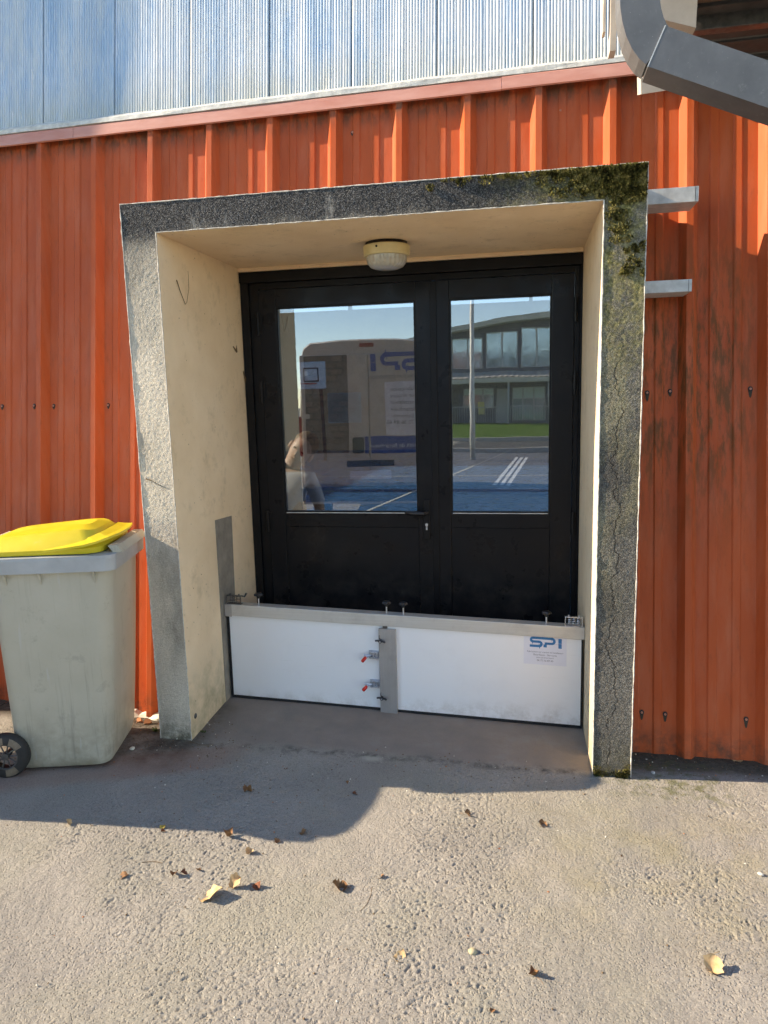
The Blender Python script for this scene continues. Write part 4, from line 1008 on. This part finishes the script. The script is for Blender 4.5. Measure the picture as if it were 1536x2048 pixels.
for i, (x, y, s, rz) in enumerate(((-.150, .145, .045, 20), (-.20, .165, .036, -30))):
    q = random.Random(i + 5); me = bpy.data.meshes.new('shard'); P = [(s * .5 * math.cos(a) * q.uniform(.7, 1.3), s * .36 * math.sin(a) * q.uniform(.6, 1.2)) for a in [1.047 * k for k in range(6)]]
    me.from_pydata([(x_, y_, 0) for (x_, y_) in P] + [(x_ * .92, y_ * .92, .014) for (x_, y_) in P], [], [tuple(range(6))[::-1], tuple(range(6, 12))] + [(k, (k + 1) % 6, 6 + (k + 1) % 6, 6 + k) for k in range(6)])
    me.materials.append(M['brick']); o = bpy.data.objects.new('brick_shard', me); COL.objects.link(o); o.location = (x, y, float(gz(x, y)) + .004); o.rotation_euler = (R(35), R(10), R(rz))
    tag(o, ('larger orange brick shard leaning on the mortar footing behind the bin', 'smaller dark orange brick shard behind the other one')[i], 'brick shard', 'brick shards')
# loose grit: uncountable
mb = MB(); gm = []
def grit(x, y, r):
    z = float(gz(x, y)); P = [Vector((rnd.gauss(0, 1), rnd.gauss(0, 1), rnd.gauss(0, .6))).normalized() * r * rnd.uniform(.7, 1.2) for _ in range(6)]
    D6 = [Vector(d) * r * rnd.uniform(.6, 1.25) for d in ((1, 0, 0), (-1, 0, 0), (0, 1, 0), (0, -1, 0), (0, 0, .8), (0, 0, -.8))]; c = Vector((x, y, z + r * .3))
    mb.add([c + d for d in D6], [(0, 2, 4), (2, 1, 4), (1, 3, 4), (3, 0, 4), (2, 0, 5), (1, 2, 5), (3, 1, 5), (0, 3, 5)], rnd.choice((0, 1, 2, 2, 2, 2, 2, 2)))
for _ in range(1500):
    u = rnd.random()
    if u < .25: x, y = rnd.uniform(2.2, 3.0), rnd.uniform(.06, .28)
    elif u < .40: x, y = rnd.uniform(-.3, .35), rnd.uniform(-.15, .2)
    elif u < .62: x, y = rnd.uniform(.2, 2.0), rnd.uniform(-.5, .1)
    else: x, y = rnd.uniform(-.6, 3.0), rnd.uniform(-1.5, .0)
    grit(x, y, rnd.choice((.0013, .0018, .0018, .0025, .0035, .0045)))
o = mb.build('grit', None, ['whitestone', 'brick', 'twig']); o['kind'] = 'stuff'; tag(o, 'loose pale and dark grit scattered over the concrete', 'grit')
# thin twigs
for i, (pts, lab) in enumerate([
  ([(1.235, -.90, 0), (1.240, -.94, 0), (1.236, -.985, 0), (1.222, -1.02, 0)], 'thin bent twig right of the folded brown leaf'),
  ([(.40, -.915, 0), (.44, -.900, 0), (.475, -.905, 0)], 'short curved twig left of the small leaf crumbs'),
  ([(.16, -.02, 0), (.23, -.045, 0), (.29, -.035, 0)], 'dark twig on the ramp near the left post')]):
    mb = MB(); mb.tube([(x, y, float(gz(x, y)) + .002) for (x, y, _) in pts], .0011, 5); o = mb.build('twig', None, 'twig'); tag(o, lab, 'twig', 'twigs on the concrete')
# weeds at the feet of the posts
M['weed'] = m_leaf('weed_green', (.030, .065, .012), (.10, .15, .035))
for i, (x, y, n, s, lab) in enumerate([(-.055, .06, 16, .030, 'small dark green weed beside the foot of the left post'), (2.06, -.010, 14, .018, 'tiny weed at the foot of the right post'), (.185, .085, 12, .018, 'tiny weed at the foot of the left reveal')]):
    mb = MB()
    for _ in range(n):
        a = rnd.uniform(0, 6.28); d = Vector((math.cos(a), math.sin(a), rnd.uniform(.3, 1.2))).normalized() * s * rnd.uniform(.6, 1.2); p = Vector((x + rnd.uniform(-.01, .01), y + rnd.uniform(-.006, .006), float(gz(x, y)) - .002)); q = d.cross(Vector((0, 0, 1))).normalized() * s * .18
        mb.add([p, p + d * .5 + q, p + d, p + d * .5 - q], [(0, 1, 2, 3)])
    o = mb.build('weed', None, 'weed'); tag(o, lab, 'weed', 'weeds by the surround')

# ------------------------------------------------------------------ the place behind the camera, mirrored in the door glass
def gsheet(name, x0, x1, y0, y1, dz, mat, n=2):
    V = []; F = []
    nxx = 12; 
    for i in range(nxx + 1):
        for j in range(n + 1):
            x = x0 + (x1 - x0) * i / nxx; y = y0 + (y1 - y0) * j / n; V.append((x, y, float(gz(x, y)) + dz))
    for i in range(nxx):
        for j in range(n): a = i * (n + 1) + j; F.append((a, a + n + 1, a + n + 2, a + 1))
    return part(name, None, V, F, mat)
M['carpark'] = simple('grey_car_park_asphalt', (.145, .145, .150), .9, 0, .2, 3, .3, 60)
M['darkpath'] = simple('dark_path_asphalt', (.060, .056, .058), .9, 0, .2, 4, .3, 60)
M['kerb'] = simple('kerb_concrete', (.38, .36, .33), .9); M['roadpaint'] = simple('road_paint', (.72, .72, .70), .7, 0, .12, 9)
tg = NT('lawn_grass'); tg.set(tg.ramp(tg.noise(6, 6, .7), [(.3, (.045, .110, .010)), (.7, (.11, .20, .028))]), .9, 0, .1); tg.bump(tg.noise(60, 4), .8, .05); M['grass'] = tg.m
struct(gsheet('car_park', -40, 40, -17.0, -7.6, .004, 'carpark', 6))
struct(gsheet('path', -40, 40, -22.4, -17.2, .006, 'darkpath', 4))
struct(gsheet('lawn', -40, 40, -60, -22.6, .05, 'grass', 10))
kb = part('kerb', None, *boxV(-40, 40, -17.2, -17.0, -.15, .06), 'kerb'); struct(kb)
kb = part('lawn_edge', None, *boxV(-40, 40, -22.6, -22.4, -.2, .075), 'kerb'); struct(kb)
def stripe(name, a, b, w, lab):
    a = Vector((*a, 0)); b = Vector((*b, 0)); d = (b - a).normalized(); q = Vector((-d.y, d.x, 0)) * w / 2
    V = [p + Vector((0, 0, float(gz(p.x, p.y)) + .009)) for p in (a - q, b - q, b + q, a + q)]
    o = part(name, None, V, [(0, 1, 2, 3)], 'roadpaint'); o['kind'] = 'structure'; o['label'] = lab; return o
for k in range(3): stripe('painted_line', (1.22 + k * .13, -9.0), (1.62 + k * .13, -15.4), .075, 'one of three parallel white lines on the car park')
stripe('painted_line', (1.3, -8.4), (9, -8.9), .08, 'white bay line across the car park'); stripe('painted_line', (-9, -16.7), (1.6, -16.7), .08, 'white edge line along the kerb')
# street lamp
lp = empty('street_lamp', (.46, -14.5, float(gz(.46, -14.5))), 'tall grey street lamp column mirrored in the right door glass', 'street lamp')
mb = MB(); mb.tube([(.46, -14.5, -.1), (.46, -14.5, 1.2), (.46, -14.5, 6.2)], [.075, .07, .042], 12); mb.build('column', lp, 'galv', True)
mb = MB(); mb.tube([(.46, -14.5, 6.2), (.46, -14.2, 6.45), (.46, -13.6, 6.5)], [.04, .035, .03], 10); mb.build('arm', lp, 'galv', True)
box('lantern', lp, .36, .56, -13.7, -13.1, 6.44, 6.54, 'dsteel', .02)
box('lamp_glass', lp, .38, .54, -13.65, -13.15, 6.425, 6.4395, 'paper')

# school building with barrel roof
M['facade'] = simple('slate_blue_cladding', (.075, .085, .13), .6, 0, .15, 2); M['rooftrim'] = simple('pale_roof_edge', (.50, .47, .42), .6); M['canopyroof'] = simple('corrugated_canopy', (.42, .40, .38), .6)
M['farglass'] = simple('far_window_glass', (.50, .62, .68), .08, .55, .25, .8); M['farblind'] = simple('pale_blind', (.50, .60, .58), .5); M['solar'] = simple('solar_panel', (.02, .03, .07), .2); M['wframe'] = simple('window_frame', (.40, .40, .40), .5); M['mull'] = simple('dark_mullion', (.05, .05, .055), .5)
FY = -40.0
sb = empty('school_building', (0, FY - 5, 0), 'two-storey school with curved roof and glazed upper floor mirrored in the door glass', 'building')
def roofz(x): return 6.25 - .012 * (x - 5.0) ** 2 if x < 5 else 6.25 - .02 * (x - 5.0) ** 2
V = []; F = []; xs = [-11 + .5 * i for i in range(53)]
for x in xs: V += [(x, FY - .3, -.3), (x, FY - .3, roofz(x) - .1), (x, FY - 14, roofz(x) - .1), (x, FY - 14, -.3)]
for i in range(len(xs) - 1): F += [(i * 4 + j, i * 4 + 4 + j, i * 4 + 5 + j, i * 4 + 1 + j) for j in range(3)]
F += [(0, 1, 2, 3), tuple(len(V) - 4 + j for j in range(4))]
part('wall', sb, V, F, 'facade')
V = []; F = []
for x in xs: z = roofz(x); V += [(x, FY + .9, z - .22), (x, FY + .9, z + .05), (x, FY - 15, z + .10), (x, FY - 15, z - .1)]
for i in range(len(xs) - 1): F += [(i * 4 + j, i * 4 + 4 + j, i * 4 + 4 + (j + 1) % 4, i * 4 + (j + 1) % 4) for j in range(4)]
rf = part('roof', sb, V, F, 'rooftrim')
V = []; F = []
for x in xs[22:36]: z = roofz(x); V += [(x, FY + .4, z + .12), (x, FY - 4, z + .22)]
for i in range(13): F.append((i * 2, i * 2 + 2, i * 2 + 3, i * 2 + 1))
part('solar_panel', rf, V, F, 'solar')
def window(x0, x1, z0, z1, cols, blind=.45, y=FY - .22):
    w = box('window', sb, x0, x1, y - .05, y, z0, z1, 'wframe', .01); n = cols; cw = (x1 - x0) / n
    for i in range(n):
        a, b = x0 + i * cw + .05, x0 + (i + 1) * cw - .05; zb = z1 - (z1 - z0) * blind
        box('pane', w, a, b, y + .002, y + .012, z0 + .05, zb - .03, 'farglass'); box('blind', w, a, b, y + .002, y + .012, zb + .03, z1 - .05, 'farblind')
xw = -10.6
while xw < 13: 
    zt = min(roofz(xw), roofz(xw + 1.9)) - .55
    window(xw, xw + 1.85, 3.25, zt, 2, .0 if int(xw * 2) % 3 else .02); xw += 2.05
for (x0, x1, c) in ((-9.8, -7.2, 3), (-6.4, -3.9, 3), (-1.75, .10, 3), (1.15, 3.15, 3), (4.2, 6.6, 3), (7.4, 9.9, 3)): window(x0, x1, .10 if x0 > 0 else .9, 2.05, c, .36)
box('door', sb, -3.1, -2.05, FY - .28, FY - .20, -.05, 2.0, 'mull', .01); box('door', sb, .25, .95, FY - .28, FY - .20, -.05, 2.0, 'wframe', .01)
box('notice_board', sb, -.85, -.45, FY - .16, FY - .13, .5, 1.25, 'lineY')
V = []; F = []; nn = 160
for i in range(nn + 1):
    x = -11 + 26 * i / nn; dz = .035 * (i % 2); V += [(x, FY + 1.9, 2.62 + dz), (x, FY - .15, 3.02 + dz)]
for i in range(nn): F.append((i * 2, i * 2 + 2, i * 2 + 3, i * 2 + 1))
part('canopy_roof', sb, V, F, 'canopyroof'); box('canopy_fascia', sb, -11, 15, FY + 1.86, FY + 1.98, 2.32, 2.60, 'rooftrim', .02)
for x in (-9, -5, -2.6, .95, 3.3, 7, 11): mb = MB(); mb.tube([(x, FY + 1.7, -.3), (x, FY + 1.7, 2.4)], .06, 10); mb.build('canopy_post', sb, 'wframe', True)
mb = MB()
for x in np.arange(-9, 13, .14): mb.box(x - .012, x + .012, FY + 1.2, FY + 1.22, -.2, .95)
mb.box(-9, 13, FY + 1.19, FY + 1.23, .93, .98); fn = empty('railing', (2, FY + 1.2, -.2), 'low grey bar railing in front of the school windows', 'railing'); mb.build('bars', fn, 'wframe')

# delivery van parked behind the camera, its rear doors mirrored in the left pane
M['vanpaint'] = simple('white_van_paint', (.55, .50, .43), .28, 0, .03, 2); M['vangap'] = simple('panel_gap', (.03, .03, .03), .7); M['taillight'] = simple('red_tail_light', (.30, .015, .012), .15); M['vanglass'] = simple('van_glass', (.015, .018, .02), .05); M['vanblue'] = simple('livery_blue', (.012, .05, .30), .4); M['vanwhite'] = simple('livery_white', (.72, .72, .76), .5); M['vantrim'] = simple('van_bumper', (.03, .031, .033), .6)
def m_print():
    t = NT('garage_photo_print'); X, Y, Z = t.xyz()
    br = t.n('ShaderNodeTexBrick'); br.inputs['Scale'].default_value = 3.2; t.l(t.co((1, 1, 1)), br.inputs[0])
    mp = t.n('ShaderNodeCombineXYZ'); t.l(X, mp.inputs[0]); t.l(Z, mp.inputs[1]); t.l(mp.outputs[0], br.inputs[0])
    br.inputs['Color1'].default_value = (.10, .055, .04, 1); br.inputs['Color2'].default_value = (.19, .12, .09, 1); br.inputs['Mortar'].default_value = (.045, .03, .03, 1); br.inputs['Mortar Size'].default_value = .03
    c = t.mix(t.ramp(t.noise(3, 3), [(.45, 0.), (.55, .7)], 'CONSTANT'), br.outputs[0], (.16, .13, .12)); t.set(c, .4); return t.m
M['print'] = m_print()
VX, VY = -.155, -4.0
vz0 = float(gz(VX, VY - 2))
van = empty('delivery_van', (VX - 2.6 * math.sin(R(7.)), VY - 2.6, vz0), 'white delivery van with blue lettered rear doors parked behind the camera', 'van', None, True, (0, 0, R(-7.)))
def vsec(y, hw, zt, zb=.32):                # rounded cross-section, local y forward (-) from the rear at +2.6
    P = [(-hw, zb), (-hw, zb + .5), (-hw * .995, 1.35), (-hw * .95, zt - .22), (-hw * .90, zt - .09), (-hw * .80, zt - .025), (-hw * .4, zt), (0, zt + .01), (hw * .4, zt), (hw * .80, zt - .025), (hw * .90, zt - .09), (hw * .95, zt - .22), (hw * .995, 1.35), (hw, zb + .5), (hw, zb)]
    return [(x, y, z) for (x, z) in P]
rings = [vsec(2.60, .885, 2.36), vsec(2.55, .90, 2.38), vsec(0., .92, 2.40), vsec(-.9, .92, 2.36), vsec(-1.5, .91, 2.00), vsec(-2.1, .90, 1.25), vsec(-2.75, .86, 1.02), vsec(-2.88, .80, .85)]
part('body', van, *loft(rings), 'vanpaint', True).modifiers.new('e', 'EDGE_SPLIT').split_angle = R(35)
dl = box('rear_door', van, -.855, -.004, 2.602, 2.628, .58, 2.20, 'vanpaint', .012); dr = box('rear_door', van, .004, .855, 2.602, 2.628, .58, 2.20, 'vanpaint', .012)
box('photo_print', dl, -.80, -.26, 2.629, 2.631, .98, 2.19, 'print'); 
box('door_lock', dl, -.215, -.07, 2.629, 2.66, .97, 1.17, 'vangap', .02)
for (zz) in (.80, 1.45, 1.98):
    for s, dd_ in ((-1, dl), (1, dr)): box('hinge', dd_, s * .80 - .05, s * .80 + .05, 2.6285, 2.645, zz - .03, zz + .03, 'vanpaint', .006)
box('livery_band', dr, .02, .845, 2.6285, 2.6295, .965, 1.18, 'vanblue'); box('livery_band', dl, -.06, -.010, 2.6285, 2.6295, .965, 1.18, 'vanblue')
box('poster', dr, .21, .66, 2.6305, 2.6325, 1.19, 1.85, 'vanwhite')
box('brake_light', van, -.10, .08, 2.57, 2.615, 2.285, 2.335, 'taillight', .008)
for s in (-1, 1):
    box('tail_light', van, s * .872 - .025, s * .872 + .025, 2.56, 2.612, .95, 1.45, 'taillight', .01)
    mb = MB(); mb.lathe([(0, -.11), (.30, -.11), (.33, -.08), (.33, .08), (.30, .11), (0, .11)], (s * .78, 1.55, .33), 28, 0, 'X'); w_ = mb.build('wheel', van, 'tyre', True); mb = MB(); mb.lathe([(0, -.118), (.18, -.118), (.19, .118), (0, .118)], (s * .78, 1.55, .33), 20, 0, 'X'); mb.build('rim', w_, 'galv')
    mb = MB(); mb.lathe([(0, -.11), (.30, -.11), (.33, -.08), (.33, .08), (.30, .11), (0, .11)], (s * .78, -1.95, .33), 28, 0, 'X'); w_ = mb.build('wheel', van, 'tyre', True); mb = MB(); mb.lathe([(0, -.118), (.18, -.118), (.19, .118), (0, .118)], (s * .78, -1.95, .33), 20, 0, 'X'); mb.build('rim', w_, 'galv')
    V = [(s * .915, -1.35, 1.30), (s * .915, -.35, 1.30), (s * .895, -.35, 1.90), (s * .895, -1.1, 1.90)]; part('side_window', van, [(x * 1.01, y, z) for (x, y, z) in V], [(0, 1, 2, 3)], 'vanglass')
part('windscreen', van, [(-.78, -1.48, 2.02), (.78, -1.48, 2.02), (.80, -2.11, 1.28), (-.80, -2.11, 1.28)], [(0, 1, 2, 3)], 'vanglass').location = (0, -.02, .02)
box('bumper', van, -.88, .88, 2.60, 2.70, .36, .555, 'vantrim', .03); box('number_plate', van, -.26, .26, 2.6285, 2.634, .64, .75, 'paper', .004); box('plate_recess', van, -.30, .30, 2.6282, 2.6288, .80, .88, 'vangap')
def on_van(VF, cx, z, s): return [(cx - v[0] * s, 2.634, z + v[1] * s) for v in VF[0]], [f[::-1] for f in VF[1]]
lg = logo(); V, F = on_van((lg.V, lg.F), .70, 1.985, .225); part('logo', dr, V, F, 'vanblue')
mb = MB()
for body, cx, zz, sz in (('Protection Inondation', .35, 1.895, .075),): mb.add(*on_van(text_mesh(body, sz), cx, zz, 1.))
for i, body in enumerate(('Fabrication', 'sur mesure', 'Installateur', 'Batardeaux', 'Barrieres', '06 72 36 89 60')): mb.add(*on_van(text_mesh(body, .07), .435, 1.74 - i * .082, 1.))
mb.build('lettering', dr, 'ink')
mb = MB(); mb.add(*on_van(text_mesh('Fabricant de Batardeaux', .075), .37, 1.04, 1.)); mb.build('lettering', dr, 'vanwhite')

# ------------------------------------------------------------------ person inside the hall behind the left pane
M['skin'] = simple('skin', (.62, .38, .27), .5, 0, .06, 8); M['hair'] = simple('fair_brown_hair', (.20, .13, .07), .6, 0, .3, 60); M['shirt'] = simple('white_shirt', (.62, .64, .68), .8, 0, .05); M['jeans'] = simple('dark_trousers', (.03, .04, .08), .8); M['eye'] = simple('dark_eye', (.02, .015, .012), .2)
def skin(name, parent, J, E, root, mat, sub=2):
    me = bpy.data.meshes.new(name); me.from_pydata([j[:3] for j in J], E, []); me.materials.append(M[mat])
    o = bpy.data.objects.new(name, me); COL.objects.link(o)
    if parent is not None: o.parent = parent
    m1 = o.modifiers.new('skin', 'SKIN'); m1.use_smooth_shade = True
    for v, j in zip(me.skin_vertices[0].data, J): v.radius = (j[3], j[4] if len(j) > 4 else j[3])
    me.skin_vertices[0].data[root].use_root = True
    m2 = o.modifiers.new('sub', 'SUBSURF'); m2.levels = sub; m2.render_levels = sub; return o
pe = empty('person', (.03, 2.05, -.02), 'person in white shirt with tilted head looking out through the left pane', 'person', None, True); pe.scale = (1.08, 1.08, 1.08)
T = R(38)
ux, uz = math.sin(T), math.cos(T)           # head axis leaning to the right
nk = Vector((.015, -.01, 1.065)); 
def H3(a): return (nk.x + ux * a, nk.y - .015, nk.z + uz * a)
J = [(0, 0, .72, .10), (0, 0, .86, .105), (0, 0, .99, .125), (.01, -.005, 1.06, .055), (*H3(.05), .052), (*H3(.10), .070), (*H3(.16), .084), (*H3(.22), .082), (*H3(.27), .055),
     (-.15, 0, 1.00, .050), (-.22, -.03, .80, .038), (-.20, -.10, .63, .030), (.15, 0, 1.00, .050), (.23, -.02, .80, .038), (.21, -.08, .62, .030),
     (-.08, 0, .66, .080), (-.09, 0, .38, .058), (-.09, .01, .07, .040), (-.09, -.10, .04, .032), (.08, 0, .66, .080), (.09, -.01, .38, .058), (.09, .01, .07, .040), (.09, -.10, .04, .032)]
E_ = [(0, 1), (1, 2), (2, 3), (3, 4), (4, 5), (5, 6), (6, 7), (7, 8), (2, 9), (9, 10), (10, 11), (2, 12), (12, 13), (13, 14), (0, 15), (15, 16), (16, 17), (17, 18), (0, 19), (19, 20), (20, 21), (21, 22)]
bd = skin('body', pe, J, E_, 0, 'skin')
Jc = [(0, 0, .70, .112), (0, 0, .86, .118), (0, 0, .99, .138), (.005, -.002, 1.045, .07), (-.16, 0, 1.0, .060), (-.225, -.03, .80, .048), (.16, 0, 1.0, .060), (.235, -.02, .80, .048)]
skin('shirt', pe, Jc, [(0, 1), (1, 2), (2, 3), (2, 4), (4, 5), (2, 6), (6, 7)], 0, 'shirt')
Jt = [(0, 0, .68, .108), (-.08, 0, .62, .092), (-.09, 0, .38, .070), (-.09, .01, .09, .054), (.08, 0, .62, .092), (.09, -.01, .38, .070), (.09, .01, .09, .054)]
skin('trousers', pe, Jt, [(0, 1), (1, 2), (2, 3), (0, 4), (4, 5), (5, 6)], 0, 'jeans')
rx, rz_ = math.cos(T), -math.sin(T)
def HP(r, f, u): return (nk.x + rx * r + ux * u, nk.y - .015 - f, nk.z + rz_ * r + uz * u)
def blob(name, c, s, mat, par):
    bm = bmesh.new(); bmesh.ops.create_uvsphere(bm, u_segments=14, v_segments=10, radius=1); V = []
    for v in bm.verts: V.append(HP(c[0] + v.co.x * s[0], c[1] + v.co.y * s[1], c[2] + v.co.z * s[2]))
    F = [tuple(v.index for v in f.verts) for f in bm.faces]; bm.free(); return part(name, par, V, F, mat, True)
blob('hair', (0, -.022, .215), (.088, .085, .088), 'hair', pe); blob('nose', (0, .083, .145), (.011, .018, .020), 'skin', bd); blob('mouth', (0, .070, .100), (.024, .008, .006), 'redgrip' if False else 'brick', bd)
for s in (-1, 1): blob('eye', (s * .031, .075, .170), (.012, .008, .006), 'eye', bd); blob('ear', (s * .085, -.005, .155), (.012, .022, .032), 'skin', bd)
for s in (-1, 1):
    bx = -.20 if s < 0 else .21; by_, bz = (-.10, .63) if s < 0 else (-.08, .62)
    for k in range(5): 
        a = (-.03 + .014 * k); skin('finger', bd, [(bx + a * .5, by_ - .01, bz, .010), (bx + a * .8, by_ - .03, bz - .045, .008), (bx + a * .7, by_ - .035, bz - (.085 if k else .055), .0065)], [(0, 1), (1, 2)], 0, 'skin', 1)
